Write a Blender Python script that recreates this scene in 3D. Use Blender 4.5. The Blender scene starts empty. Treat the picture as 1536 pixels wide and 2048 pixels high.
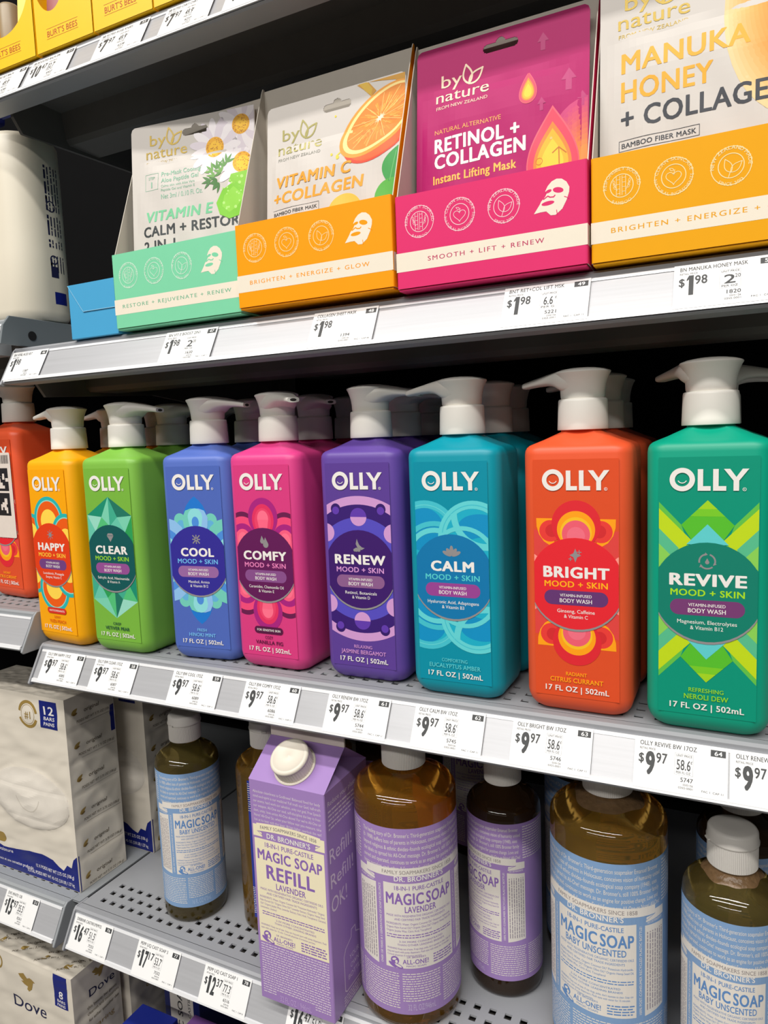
import bpy, math, random
from mathutils import Vector, Matrix, noise
from mathutils.geometry import tessellate_polygon
random.seed(7)
scene = bpy.context.scene
COL = scene.collection
U = 0.42          # metres between the camera and the front plane of the shelves
ZC = 1.40         # camera height over the floor

def W(x, y, z):
    return Vector((x * U, y * U, z * U + ZC))

# ------------------------------------------------------------------ camera
cam_d = bpy.data.cameras.new('camera')
cam = bpy.data.objects.new('camera', cam_d)
COL.objects.link(cam)
yaw, pitch, roll = 0.4647137, 0.10667764, -0.03846043
_f = Vector((-math.sin(yaw), math.cos(yaw), 0)); _r = Vector((math.cos(yaw), math.sin(yaw), 0)); _u = Vector((0, 0, 1))
fwd = _f * math.cos(pitch) - _u * math.sin(pitch)
up = _u * math.cos(pitch) + _f * math.sin(pitch)
right = _r * math.cos(roll) + up * math.sin(roll)
up = up * math.cos(roll) - _r * math.sin(roll)
m = Matrix(((right.x, up.x, -fwd.x, 0), (right.y, up.y, -fwd.y, 0), (right.z, up.z, -fwd.z, ZC), (0, 0, 0, 1)))
cam.matrix_world = m
cam_d.sensor_fit = 'HORIZONTAL'; cam_d.sensor_width = 36.0
cam_d.lens = 36.0 * 1420.0 / 1536.0
cam_d.clip_start = 0.02
scene.camera = cam

# ------------------------------------------------------------------ light, sky, exposure
scene.view_settings.view_transform = 'Standard'
scene.view_settings.look = 'None'
scene.view_settings.gamma = 1.0
scene.view_settings.use_curve_mapping = False
scene.view_settings.exposure = -0.40
world = bpy.data.worlds.new('store_ambient'); scene.world = world
world.use_nodes = True
world.node_tree.nodes['Background'].inputs[0].default_value = (1.0, 0.97, 0.93, 1)
world.node_tree.nodes['Background'].inputs[1].default_value = 0.10

def tube_light(name, x, y, z, sx, sy, power, col=(1, 0.965, 0.91), aim=None):
    d = bpy.data.lights.new(name, 'AREA'); d.shape = 'RECTANGLE'; d.size = sx; d.size_y = sy
    d.energy = power; d.color = col
    o = bpy.data.objects.new(name, d); COL.objects.link(o); o.location = (x, y, z)
    if aim is not None:
        v = Vector(aim) - o.location
        o.rotation_euler = v.to_track_quat('-Z', 'Y').to_euler()
    return o
# rows of ceiling tubes that run along the aisle, over it and over the next aisles
tube_light('ceiling_tube', -0.4, -0.75, 3.5, 4.0, 0.10, 68, aim=(-0.4, 0.25, 1.3))
tube_light('ceiling_tube', -0.4, -1.45, 3.5, 4.0, 0.12, 84, aim=(-0.4, 0.4, 1.3))
tube_light('ceiling_tube', -0.4, -3.3, 3.5, 4.0, 0.15, 76, aim=(-0.4, 0.4, 1.3))
tube_light('ceiling_tube', -0.4, -6.5, 3.6, 8.0, 0.20, 14, aim=(-0.4, 0.4, 1.3))

# ------------------------------------------------------------------ materials
def lin(c):
    out = []
    for v in c[:3]:
        v = v / 255.0
        out.append(v / 12.92 if v <= 0.04045 else ((v + 0.055) / 1.055) ** 2.4)
    return (*out, 1.0)
_M = {}
def mat(name, rgb, rough=0.45, metal=0.0, grain=0.05, scale=220.0, bump=0.0, spec=0.5, trans=0.0, ior=1.45, stretch=None, coat=0.0):
    if name in _M: return _M[name]
    mt = bpy.data.materials.new(name); mt.use_nodes = True
    nt = mt.node_tree; b = nt.nodes['Principled BSDF']
    b.inputs['Roughness'].default_value = rough; b.inputs['Metallic'].default_value = metal
    b.inputs['Specular IOR Level'].default_value = spec; b.inputs['IOR'].default_value = ior
    b.inputs['Transmission Weight'].default_value = trans
    b.inputs['Coat Weight'].default_value = coat
    c = lin(rgb)
    tc = nt.nodes.new('ShaderNodeTexCoord'); nz = nt.nodes.new('ShaderNodeTexNoise')
    nz.inputs['Scale'].default_value = scale; nz.inputs['Detail'].default_value = 3.0
    src = tc.outputs['Object']
    if stretch:
        mp = nt.nodes.new('ShaderNodeMapping'); mp.inputs['Scale'].default_value = stretch
        nt.links.new(src, mp.inputs[0]); src = mp.outputs[0]
    nt.links.new(src, nz.inputs['Vector'])
    mx = nt.nodes.new('ShaderNodeMix'); mx.data_type = 'RGBA'
    mx.inputs['A'].default_value = tuple(v * (1 - grain) for v in c[:3]) + (1,)
    mx.inputs['B'].default_value = tuple(min(1, v * (1 + grain)) for v in c[:3]) + (1,)
    nt.links.new(nz.outputs['Fac'], mx.inputs['Factor'])
    nt.links.new(mx.outputs['Result'], b.inputs['Base Color'])
    if bump > 0:
        bp = nt.nodes.new('ShaderNodeBump'); bp.inputs['Strength'].default_value = bump; bp.inputs['Distance'].default_value = 0.001
        nt.links.new(nz.outputs['Fac'], bp.inputs['Height']); nt.links.new(bp.outputs['Normal'], b.inputs['Normal'])
    _M[name] = mt
    return mt
def ink(r, g, b, rough=0.5):
    return mat('ink_%d_%d_%d' % (r, g, b), (r, g, b), rough, grain=0.02)

# ------------------------------------------------------------------ mesh building
class G:
    def __init__(s): s.v = []; s.f = []; s.m = []; s.sm = []; s.mats = []
    def mi(s, mt):
        if mt not in s.mats: s.mats.append(mt)
        return s.mats.index(mt)
    def face(s, pts, mt, smooth=False):
        n = len(s.v); s.v.extend([tuple(p) for p in pts]); s.f.append(tuple(range(n, n + len(pts)))); s.m.append(s.mi(mt)); s.sm.append(smooth)
    def grid(s, rings, mt, closed=True, cap0=False, cap1=False, smooth=True):
        n0 = len(s.v); k = len(rings[0]); i = s.mi(mt)
        for r in rings: s.v.extend([tuple(p) for p in r])
        for a in range(len(rings) - 1):
            for b in range(k if closed else k - 1):
                c = (b + 1) % k
                s.f.append((n0 + a * k + b, n0 + a * k + c, n0 + (a + 1) * k + c, n0 + (a + 1) * k + b)); s.m.append(i); s.sm.append(smooth)
        if cap0: s.f.append(tuple(n0 + b for b in reversed(range(k)))); s.m.append(i); s.sm.append(False)
        if cap1: s.f.append(tuple(n0 + (len(rings) - 1) * k + b for b in range(k))); s.m.append(i); s.sm.append(False)
    def box(s, x0, y0, z0, x1, y1, z1, mt, T=None):
        P = [(x0, y0, z0), (x1, y0, z0), (x1, y1, z0), (x0, y1, z0), (x0, y0, z1), (x1, y0, z1), (x1, y1, z1), (x0, y1, z1)]
        if T: P = [T(*p) for p in P]
        n = len(s.v); s.v.extend([tuple(p) for p in P]); i = s.mi(mt)
        for f in ((0, 3, 2, 1), (4, 5, 6, 7), (0, 1, 5, 4), (1, 2, 6, 5), (2, 3, 7, 6), (3, 0, 4, 7)):
            s.f.append(tuple(n + a for a in f)); s.m.append(i); s.sm.append(False)
    def lathe(s, prof, mt, c=(0, 0), n=40, cap0=True, cap1=True, smooth=True):
        rings = [[(c[0] + r * math.cos(2 * math.pi * k / n), c[1] + r * math.sin(2 * math.pi * k / n), z) for k in range(n)] for r, z in prof]
        s.grid(rings, mt, True, cap0, cap1, smooth)
    def prism(s, prof, x0, x1, mt):           # profile of (y,z) pushed along x
        a = [(x0, y, z) for y, z in prof]; b = [(x1, y, z) for y, z in prof]
        s.grid([a, b], mt, True, True, True, False)
    def build(s, name, parent=None, bevel=0.0, weld=False):
        me = bpy.data.meshes.new(name); me.from_pydata(s.v, [], s.f)
        for x in s.mats: me.materials.append(x)
        me.polygons.foreach_set('material_index', s.m); me.polygons.foreach_set('use_smooth', s.sm)
        me.update()
        o = bpy.data.objects.new(name, me); COL.objects.link(o)
        if parent is not None: o.parent = parent
        if bevel > 0:
            md = o.modifiers.new('edge', 'BEVEL'); md.width = bevel; md.segments = 2; md.limit_method = 'ANGLE'
        return o

def thing(name, label, cat, loc=(0, 0, 0), rz=0.0, group=None):
    o = bpy.data.objects.new(name, None); COL.objects.link(o)
    o.location = loc; o.rotation_euler = (0, 0, rz); o.empty_display_size = 0.02
    return tag(o, label, cat, group)
def tag(o, label, cat, group=None):
    o['label'] = label; o['category'] = cat
    if group: o['group'] = group
    return o
def structure(o):
    o['kind'] = 'structure'; return o
def copy_tree(o, parent=None):
    c = o.copy(); COL.objects.link(c)
    if parent is not None: c.parent = parent
    for ch in list(o.children): copy_tree(ch, c)
    return c

# ------------------------------------------------------------------ flat artwork in millimetres
def clip_half(p, n, d):                       # keep n.x <= d
    out = []
    for i in range(len(p)):
        a, b = p[i], p[(i + 1) % len(p)]
        da, db = n[0] * a[0] + n[1] * a[1] - d, n[0] * b[0] + n[1] * b[1] - d
        if da <= 1e-9: out.append(a)
        if (da < -1e-9 and db > 1e-9) or (da > 1e-9 and db < -1e-9):
            t = da / (da - db); out.append((a[0] + t * (b[0] - a[0]), a[1] + t * (b[1] - a[1])))
    return out
def clip_rect(p, r):
    for n, d in (((-1, 0), -r[0]), ((1, 0), r[2]), ((0, -1), -r[1]), ((0, 1), r[3])):
        p = clip_half(p, n, d)
        if len(p) < 3: return []
    return p
_FC = {}
def glyphs(s, bold, sp):
    k = (s, bold, sp)
    if k in _FC: return _FC[k]
    cu = bpy.data.curves.new('t', 'FONT'); cu.body = s; cu.size = 1.0; cu.offset = bold; cu.resolution_u = 3; cu.space_character = sp
    cu.fill_mode = 'BOTH'
    ob = bpy.data.objects.new('t', cu)
    me = ob.to_mesh(); me.calc_loop_triangles()
    vs = [(v.co.x, v.co.y) for v in me.vertices]
    tr = [[vs[i] for i in t.vertices] for t in me.loop_triangles]
    ob.to_mesh_clear(); bpy.data.objects.remove(ob); bpy.data.curves.remove(cu)
    xs = [p[0] for t in tr for p in t] or [0, 0]
    x0, x1 = min(xs), max(xs)
    out = ([[(p[0] - x0, p[1]) for p in t] for t in tr], x1 - x0)
    _FC[k] = out
    return out
CAP = 0.727
class Art:
    def __init__(s, clip=None): s.it = []; s.clip = clip; s.n = 0
    def raw(s, p, mt, l, step=True):       # shapes of one layer still lie a hair apart, as coats of ink do
        if step: s.n += 1
        if s.clip: p = clip_rect(p, s.clip)
        if len(p) >= 3: s.it.append((l + 0.06 * (s.n % 15), mt, p))
    def convex(s, p, mt, l=1): s.raw(list(p), mt, l)
    def poly(s, p, mt, l=1):
        s.n += 1
        for t in tessellate_polygon([[Vector((x, y, 0)) for x, y in p]]):
            q = [p[i] for i in t]
            ar = (q[1][0] - q[0][0]) * (q[2][1] - q[0][1]) - (q[2][0] - q[0][0]) * (q[1][1] - q[0][1])
            if ar < 0: q.reverse()
            s.raw(q, mt, l, False)
    def rect(s, x0, y0, x1, y1, mt, l=1): s.raw([(x0, y0), (x1, y0), (x1, y1), (x0, y1)], mt, l)
    def rrect(s, x0, y0, x1, y1, r, mt, l=1, n=6):
        p = []
        for cx, cy, a0 in ((x1 - r, y0 + r, -90), (x1 - r, y1 - r, 0), (x0 + r, y1 - r, 90), (x0 + r, y0 + r, 180)):
            for k in range(n + 1):
                a = math.radians(a0 + 90 * k / n); p.append((cx + r * math.cos(a), cy + r * math.sin(a)))
        s.raw(p, mt, l)
    def ell(s, cx, cy, rx, ry, mt, l=1, rot=0.0, n=40, a0=0, a1=360):
        c, d = math.cos(math.radians(rot)), math.sin(math.radians(rot)); p = []
        full = a1 - a0 >= 360
        for k in range(n if full else n + 1):
            a = math.radians(a0 + (a1 - a0) * k / n); x, y = rx * math.cos(a), ry * math.sin(a)
            p.append((cx + x * c - y * d, cy + x * d + y * c))
        s.raw(p, mt, l)
    def disc(s, cx, cy, r, mt, l=1, n=44): s.ell(cx, cy, r, r, mt, l, 0, n)
    def ring(s, cx, cy, r0, r1, mt, l=1, a0=0, a1=360, n=48, ey=1.0):
        s.n += 1
        for k in range(n):
            a, b = math.radians(a0 + (a1 - a0) * k / n), math.radians(a0 + (a1 - a0) * (k + 1) / n)
            s.raw([(cx + r0 * math.cos(a), cy + ey * r0 * math.sin(a)), (cx + r1 * math.cos(a), cy + ey * r1 * math.sin(a)),
                   (cx + r1 * math.cos(b), cy + ey * r1 * math.sin(b)), (cx + r0 * math.cos(b), cy + ey * r0 * math.sin(b))], mt, l, False)
    def stroke(s, pts, w, mt, l=1):
        for (ax, ay), (bx, by) in zip(pts, pts[1:]):
            dx, dy = bx - ax, by - ay; L = math.hypot(dx, dy) or 1e-9
            ex, ey = dx / L * w * 0.35, dy / L * w * 0.35; nx, ny = -dy / L * w / 2, dx / L * w / 2
            s.raw([(ax - ex - nx, ay - ey - ny), (bx + ex - nx, by + ey - ny), (bx + ex + nx, by + ey + ny), (ax - ex + nx, ay - ey + ny)], mt, l)
    def frame(s, x0, y0, x1, y1, w, mt, l=1):
        s.stroke([(x0, y0), (x1, y0), (x1, y1), (x0, y1), (x0, y0)], w, mt, l)
    def text(s, t, x, y, cap, mt, l=2, al='C', bold=0.0, w=None, sp=1.0, shear=0.0, rot=0.0, sx=1.0, arch=None):
        tr, wd = glyphs(t, 0.0, sp + bold * 2.6)
        k = cap / CAP; kx = k * sx; e = bold
        if w is not None and wd > 0: kx = w / (wd + 2 * e)
        tw = (wd + 2 * e) * kx; ox = {'C': -tw / 2, 'L': 0.0, 'R': -tw}[al] + e * kx
        c, d = math.cos(math.radians(rot)), math.sin(math.radians(rot))
        # heavier weights: the word is struck several times, a hair to each side
        if e <= 0: shifts = ((0, 0),)
        elif cap < 3.0: shifts = ((-e, 0), (0, 0), (e, 0))
        else: shifts = ((0, 0), (-e, 0), (e, 0), (0, e * .6), (0, -e * .6), (-e * .8, e * .5), (e * .8, e * .5), (-e * .8, -e * .5), (e * .8, -e * .5))
        for n, (hx, hy) in enumerate(shifts):
            for q in tr:
                p = []
                for px, py in q:
                    X = (px + hx) * kx + ox; Y = (py + hy) * k; X += Y * shear
                    if arch: Y += arch(X + x)
                    p.append((x + X * c - Y * d, y + X * d + Y * c))
                s.raw(p, mt, l + 0.07 * n, False)
        return tw
    def price(s, t, x, y, cap, w, mt, l):
        gap = .10 * cap; n = len(t); wd = [(.34 if c == '1' else .5) for c in t]; k = (w - gap * (n - 1)) / sum(wd)
        for c, q in zip(t, wd):
            q *= k
            if c == '1':
                st = .17 * cap; s.rect(x + q - st, y, x + q, y + cap, mt, l); s.convex([(x + q - st, y + cap), (x + q - st, y + cap * .80), (x, y + cap * .72), (x, y + cap * .82)], mt, l)
            else: s.text(c, x, y, cap, mt, l, 'L', 0.05, w=q)
            x += q + gap
    def ctext(s, t, cx, cy, r, cap, mt, l=2, a_mid=90, inside=False, bold=0.01, sp=1.12):
        k = cap / CAP; ws = []
        for ch in t: ws.append((0.30 if ch == ' ' else glyphs(ch, bold, 1.0)[1] + 0.09) * k * sp)
        tot = sum(ws); pos = -tot / 2
        for ch, wd in zip(t, ws):
            mid = pos + wd / 2; pos += wd
            if ch == ' ': continue
            if inside:
                a = math.radians(a_mid) + mid / r; rot = math.degrees(a) + 90; rr = r + cap / 2
            else:
                a = math.radians(a_mid) - mid / r; rot = math.degrees(a) - 90; rr = r - cap / 2
            s.text(ch, cx + rr * math.cos(a), cy + rr * math.sin(a), cap, mt, l, 'C', bold, rot=rot)
    def words(s, x0, x1, y, h, mt, l=2, seed=0, vert=False, last=1.0):      # a line of print too fine to read
        rnd = random.Random(seed); x = x0; end = x0 + (x1 - x0) * last
        while x < end - h:
            wl = min(h * rnd.choice((1.6, 2.4, 3.2, 4.0, 5.2)), end - x)
            if vert: s.raw([(y, x), (y + h, x), (y + h, x + wl), (y, x + wl)], mt, l, False)
            else: s.raw([(x, y), (x + wl, y), (x + wl, y + h), (x, y + h)], mt, l, False)
            x += wl + max(.6, h * .75)
    def emit(s, g, fm, step=0.0):
        for l, mt, p in s.it:
            parts = [p]
            if step > 0:
                xs = [q[0] for q in p]; a, b = min(xs), max(xs)
                if b - a > step:
                    parts = []; i = math.floor(a / step)
                    while i * step < b:
                        q = clip_half(clip_half(p, (-1, 0), -i * step), (1, 0), (i + 1) * step) if True else p
                        if len(q) >= 3: parts.append(q)
                        i += 1
            for q in parts: g.face([fm(x, y, l) for x, y in q], mt)

# ------------------------------------------------------------------ the store around the shelves
PAINT = mat('shelf_grey_paint', (150, 152, 157), 0.42, 0.0, 0.03, 60)
PAINT2 = mat('bay_grey_paint', (148, 152, 156), 0.45, 0.0, 0.03, 60)
STEEL = mat('dark_bracket_steel', (112, 108, 104), 0.55, 0.0, 0.06, 80, spec=0.25)
CHAN = mat('ticket_channel_plastic', (182, 183, 187), 0.32, 0.25, 0.10, 3.0, stretch=(3, 160, 160))
RIM = mat('ticket_channel_rim', (232, 233, 236), 0.25, 0.1, 0.02)
SHADED_SLATE = mat('shaded_slate_grey', (112, 119, 123), 0.5, 0.0, 0.04, 60)  # side flange grey, darkened so its shade is part of the colour
HOLEM = mat('dark_notch', (18, 18, 20), 0.8)
BACK = mat('back_panel_paint', (12, 12, 13), 0.8, 0.0, 0.1, 40, spec=0.08)
FLOOR = mat('polished_floor', (128, 124, 118), 0.3, 0.0, 0.06, 3.0)

g = G(); g.box(-4, -6, -0.02, 4, 2.2, 0.0, FLOOR); structure(g.build('floor'))
g = G(); g.box(-1.9, 2.02 * U, 0.0, 0.8, 2.02 * U + 0.02, 2.2, BACK)
bk = structure(g.build('wall_back'))
gu = G(); gu.box(-1.372 * U - 0.02, 2.0 * U - 0.03, 0.0, -1.372 * U + 0.02, 2.02 * U, 2.2, STEEL)
structure(gu.build('trim_1'))

HX0, HP, HY = -1.3132, 0.0289, (1.0826, 1.1109, 1.1390)
def deck_mesh(x0, x1, zs, mt, holes=True, y0=1.055, y1=2.0):
    g = G(); h = 0.0065; zt, zl = zs, zs - 0.004
    def q(xa, ya, xb, yb):
        if xb - xa < 1e-6 or yb - ya < 1e-6: return
        g.face([W(xa, ya, zt), W(xb, ya, zt), W(xb, yb, zt), W(xa, yb, zt)], mt)
        g.face([W(xa, yb, zl), W(xb, yb, zl), W(xb, ya, zl), W(xa, ya, zl)], mt)
    if holes:
        xs = []; n = math.ceil((x0 + 0.03 - HX0) / HP)
        while HX0 + n * HP < x1 - 0.03: xs.append(HX0 + n * HP); n += 1
        ys = list(HY); ya = y0
        for yc in ys:
            q(x0, ya, x1, yc - h); xa = x0
            for xc in xs:
                q(xa, yc - h, xc - h, yc + h); xa = xc + h
                c = [(xc - h, yc - h), (xc + h, yc - h), (xc + h, yc + h), (xc - h, yc + h)]
                for k in range(4):
                    a, b = c[k], c[(k + 1) % 4]
                    g.face([W(*a, zt), W(*b, zt), W(*b, zl), W(*a, zl)], mt)
            q(xa, yc - h, x1, yc + h); ya = yc + h
        q(x0, ya, x1, y1)
    else: q(x0, y0, x1, y1)
    for xa in (x0, x1): g.face([W(xa, y0, zt), W(xa, y1, zt), W(xa, y1, zl), W(xa, y0, zl)], mt)
    return g
def rail_profile(zs, zb):
    return [(1.056, zs), (1.041, zs), (1.0365, zs - .004), (1.0365, zs - .011), (1.0025, zb + .003), (1.0, zb), (1.003, zb - .003), (1.047, zb - .003), (1.047, zs - .012), (1.056, zs - .012)]
def make_shelf(label, x0, x1, zs, zb, mt, bracket_at, holes=True, cap=0, deck_to=None, stiff=True, flange=None):
    r = thing('gondola_shelf', label, 'shelf', W((x0 + x1) / 2, 1.5, zs), group=None)
    inv = Matrix.Translation(-r.location)
    def part(nm, g, bev=0.0):
        o = g.build(nm, r, bev); o.data.transform(inv); return o
    part('deck', deck_mesh(x0, deck_to or x1, zs, mt, holes))
    g = G(); g.prism([(y * U, z * U + ZC) for y, z in rail_profile(zs, zb)], x0 * U, x1 * U, mt); part('front_rail', g)
    # clear silver channel that holds the tickets
    sy, sz = 1.0365 - 1.0025, (zs - .011) - (zb + .003); L = math.hypot(sy, sz); ty, tz = sy / L, sz / L; ny, nz = -tz, ty
    P = lambda s, n: ((1.0025 + ty * s + ny * n) * U, (zb + .003 + tz * s + nz * n) * U + ZC)
    g = G(); g.prism([P(0.002, 0.0002), P(0.002, .0015), P(L - .001, .0015), P(L - .001, .0002)], (x0 + .004) * U, (x1 - .004) * U, CHAN)
    g.prism([P(-.001, 0.0003), P(-.003, .004), P(.004, .0046), P(.006, .0017), P(.004, .0003)], (x0 + .004) * U, (x1 - .004) * U, RIM)
    g.prism([P(L - .006, .0015), P(L - .006, .0026), P(L - .001, .003), P(L, .0004)], (x0 + .004) * U, (x1 - .004) * U, RIM)
    part('ticket_channel', g)
    g = G(); g.prism([(y * U, z * U + ZC) for y, z in ((1.048, zs - .021), (1.185, zs - .021), (1.185, zs - .024), (1.048, zs - .024))], (x0 + .004) * U, (x1 - .004) * U, STEEL); part('under_pan', g)
    if flange:
        g = G(); g.prism([(y * U, z * U + ZC) for y, z in ((1.016, zs), (2.0, zs), (2.0, flange), (.99, flange), (1.0, zs - .02))], (deck_to) * U, (deck_to + .006) * U, SHADED_SLATE); part('side_flange', g, .0006)
        g = G(); g.lathe([(.0042, 0), (.0042, .0004)], HOLEM, n=20); o = g.build('notch', r); o.data.transform(inv @ Matrix.Translation(W(deck_to + .0062, 1.067, zs - .037)) @ Matrix.Rotation(math.pi / 2, 4, 'Y'))
    if cap:
        xa, xb = (x0 - .006, x0) if cap < 0 else (x1, x1 + .006)
        pr = [(1.075, zs + .001), (1.041, zs + .001), (1.034, zs - .006), (.998, zb + .003), (.995, zb - .003), (1.0, zb - .008), (1.075, zb - .006)]
        g = G(); g.prism([(y * U, z * U + ZC) for y, z in pr], xa * U, xb * U, mt); part('end_cap', g, 0.0008)
    if stiff:
        g = G(); a, b, c, d = 1.175, 1.19, zs - .024, zs - .088
        pr = [(a - .02, zs - .0045), (a, zs - .012), (b - .008, c), (b, d + .01), (b + .008, d), (1.28, d), (1.29, d + .01), (1.29, zs - .0045)]
        g.prism([(y * U, z * U + ZC) for y, z in pr], (x0 + .02) * U, (x1 - .02) * U, STEEL); part('stiffener', g)
    for k, bx in enumerate(bracket_at):
        g = G(); pr = [(1.06, zs - .005), (1.06, zs - .075), (1.08, zs - .103), (1.40, zs - .088), (2.0, zs - .16), (2.0, zs - .005)]
        g.prism([(y * U, z * U + ZC) for y, z in pr], (bx - .004) * U, (bx + .004) * U, STEEL); part('bracket', g)
    return r
XR = 0.62
ZT, ZM, ZO, ZL, ZF = 0.763, 0.2155, -0.432, -1.053, -1.62
ZBT, ZBM, ZBO, ZBL = 0.688, 0.1405, -0.507, -1.128
make_shelf('grey steel shelf that carries the yellow lip balm cartons', -1.385, XR, ZT, ZBT, PAINT, (-1.36, XR - .02), holes=False, cap=0)
make_shelf('grey steel shelf under the face mask display boxes', -1.385, XR, ZM, ZBM, PAINT, (-1.36, XR - .02), cap=-1)
make_shelf('grey steel shelf under the row of coloured pump bottles', -1.385, XR, ZO, ZBO, PAINT, (-1.36, XR - .02), cap=-1)
make_shelf('grey perforated shelf under the amber soap bottles and the lavender carton', -1.354, XR, ZL, ZBL, PAINT, (-1.33, XR - .02), cap=-1)
make_shelf('grey shelf at the bottom with soap bar boxes standing on it', -1.354, XR, ZF, ZF - .075, PAINT, (-1.33, XR - .02), holes=False, stiff=False)
# the neighbouring bay
ZM2, ZO2, ZL2, ZF2 = 0.28, -0.362, -1.053, -1.745
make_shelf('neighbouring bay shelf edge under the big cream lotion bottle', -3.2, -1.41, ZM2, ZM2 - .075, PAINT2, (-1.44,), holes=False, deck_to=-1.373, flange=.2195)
make_shelf('neighbouring bay shelf under the orange bottle with the white sticker', -3.2, -1.405, ZO2, ZO2 - .077, PAINT2, (-1.43,), cap=1, deck_to=-1.40)
make_shelf('neighbouring bay shelf under the cream twelve bar soap packs', -3.2, -1.392, ZL2, ZL2 - .078, PAINT2, (-1.43,), cap=1, deck_to=-1.362)
make_shelf('neighbouring bay bottom shelf under the eight bar soap pack', -3.2, -1.405, ZF2, ZF2 - .075, PAINT2, (-1.43,), holes=False, stiff=False)

# ------------------------------------------------------------------ paper price tags in the channels
PAPER = mat('tag_paper', (236, 236, 236), 0.38, 0.0, 0.015, 90)
GREY = ink(58, 60, 62); LGREY = ink(150, 152, 154)
def price_tag(label, xl, zs, zb, title, price, cents, unit, per, code, num, w=50.0, grp='price tags along the shelf edges', fac='FAC 1  CAP 11', cut=None):
    sy, sz = 1.0365 - 1.0025, (zs - .011) - (zb + .003); L = math.hypot(sy, sz); ty, tz = sy / L, sz / L; ny, nz = -tz, ty
    o = W(xl, 1.0025, zb + .003); ey = Vector((0, ty, tz)); en = Vector((0, ny, nz)); ex = Vector((1, 0, 0))
    h = L * U * 1000 - 0.8
    fm = lambda u, v, l: ex * (u * .001) + ey * ((v + 0.2) * .001) + en * (0.0020 + 0.00004 * l)
    g = G()
    P = [[fm(x, y, l) for x, y in ((0, 0), (w, 0), (w, h), (0, h))] for l in (-6, 0)]
    g.grid(P, PAPER, True, True, True, False)
    t = g.build('price_tag'); t.location = o
    tag(t, label, 'price tag', grp)
    A = Art((0.3, 0.3, w - 0.3, 30.6)); k = w / 50.0; fl_ = fm; fm = lambda u, v, l: fl_(u, v * h / 31.0, l)
    A.text(title, 3 * k, 26.3, 2.9, GREY, 2, 'L', 0.012, w=min(35, len(title) * 1.62) * k)
    A.text('RETAIL PRICE', 3 * k, 23.7, 1.35, GREY, 2, 'L', 0.0, w=8.6 * k)
    if price:
        A.text('$', 2.6 * k, 15.6, 5.8, GREY, 2, 'L', 0.02, sx=0.75)
        n = len(price); pw = (5.2 if price != '1' else 3.4) if n == 1 else 8.6
        A.price(price, 6.4 * k, 9.0, 14.0, pw * k, GREY, 2)
        A.text(cents, (7.0 + pw) * k, 16.4, 6.4, GREY, 2, 'L', 0.02, w=6.0 * k)
    if unit:
        A.frame(22.3 * k, 11.2, 32.0 * k, 24.1, 0.12, LGREY)
        A.text('UNIT PRICE', 27.2 * k, 22.2, 1.4, GREY, 2, 'C', 0.0, w=8.4 * k)
        A.text(unit, 27.0 * k, 14.3, 6.4, GREY, 2, 'C', 0.012, w=(7.4 if len(unit) > 3 else 5.4) * k)
        if '.' in unit: A.text('\u00a2', 31.6 * k, 18.6, 2.2, GREY, 2, 'R', 0.0, sx=0.8)
        else: A.text('20', 32.0 * k, 18.0, 2.7, GREY, 2, 'R', 0.0, w=2.6 * k); 
        A.text(per, 27.0 * k, 11.9, 1.5, GREY, 2, 'C', 0.0, w=7.6 * k)
    A.text(code, 32.2 * k, 7.2, 2.7, GREY, 2, 'R', 0.012, w=6.6 * k)
    A.text('03/01/26', 32.2 * k, 5.0, 1.25, GREY, 2, 'R', 0.0, w=5.2 * k)
    A.text('0355-0001', 32.2 * k, 3.1, 1.25, GREY, 2, 'R', 0.0, w=7.6 * k)
    A.text(fac, 47.8 * k, 3.0, 1.25, GREY, 2, 'R', 0.0, w=11.0 * k)
    if num:
        A.rect(41.0 * k, 25.2, 48.8 * k, 29.2, GREY, 2)
        A.text(num, 45.0 * k, 25.9, 2.7, PAPER, 3, 'C', 0.02, w=4.0 * k)
    g = G(); A.emit(g, fm); g.build('lettering', t)
    return t
def Z(a, b): return dict(zs=a, zb=b)
E0 = dict(zs=ZO, zb=ZBO); M0 = dict(zs=ZM, zb=ZBM); T0 = dict(zs=ZT, zb=ZBT); L0 = dict(zs=ZL, zb=ZBL)
gO = 'price tags under the pump bottles'
for nm, xl, code, num, colr in (('OLLY BW HAPPY 17OZ', -1.363, '6085', '57', 'yellow'), ('OLLY BW CLEAR 17OZ', -1.210, '6087', '58', 'light green'), ('OLLY BW COOL 17OZ', -.994, '6089', '59', 'blue'),
        ('OLLY BW COMFY 17OZ', -.817, '6086', '60', 'pink'), ('OLLY RENEW BW 17OZ', -.637, '5744', '61', 'purple'), ('OLLY CALM BW 17OZ', -.471, '5745', '62', 'turquoise'),
        ('OLLY BRIGHT BW 17OZ', -.306, '5746', '63', 'orange'), ('OLLY REVIVE BW 17OZ', -.127, '5747', '64', 'teal green')):
    price_tag('white price tag below the %s pump bottle, numbered %s' % (colr, num), xl, ZO, ZBO, nm, '9', '97', '58.6', 'PER FL OZ', code, num, w=50.5, grp=gO)
price_tag('white price tag at the end of the pump bottle row, beside the tag numbered 64', -.0045, ZO, ZBO, 'OLLY RENEW BW 17OZ', '9', '97', '58.6', 'PER FL OZ', '5744', '', w=50.5, grp=gO)
gM = 'price tags under the face mask boxes'
price_tag('white price tag on the corner of the mask shelf under the blue carton', -1.384, ZM, ZBM, 'BN HYAL ACID BST', '1', '98', '', '', '1387', '46', w=46, grp=gM)
price_tag('white price tag below the mint green mask box', -.953, ZM, ZBM, 'BN VIT E BOOST 2IN1', '1', '98', '2', 'PER OZ', '1630', '47', w=50.5, grp=gM)
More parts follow.
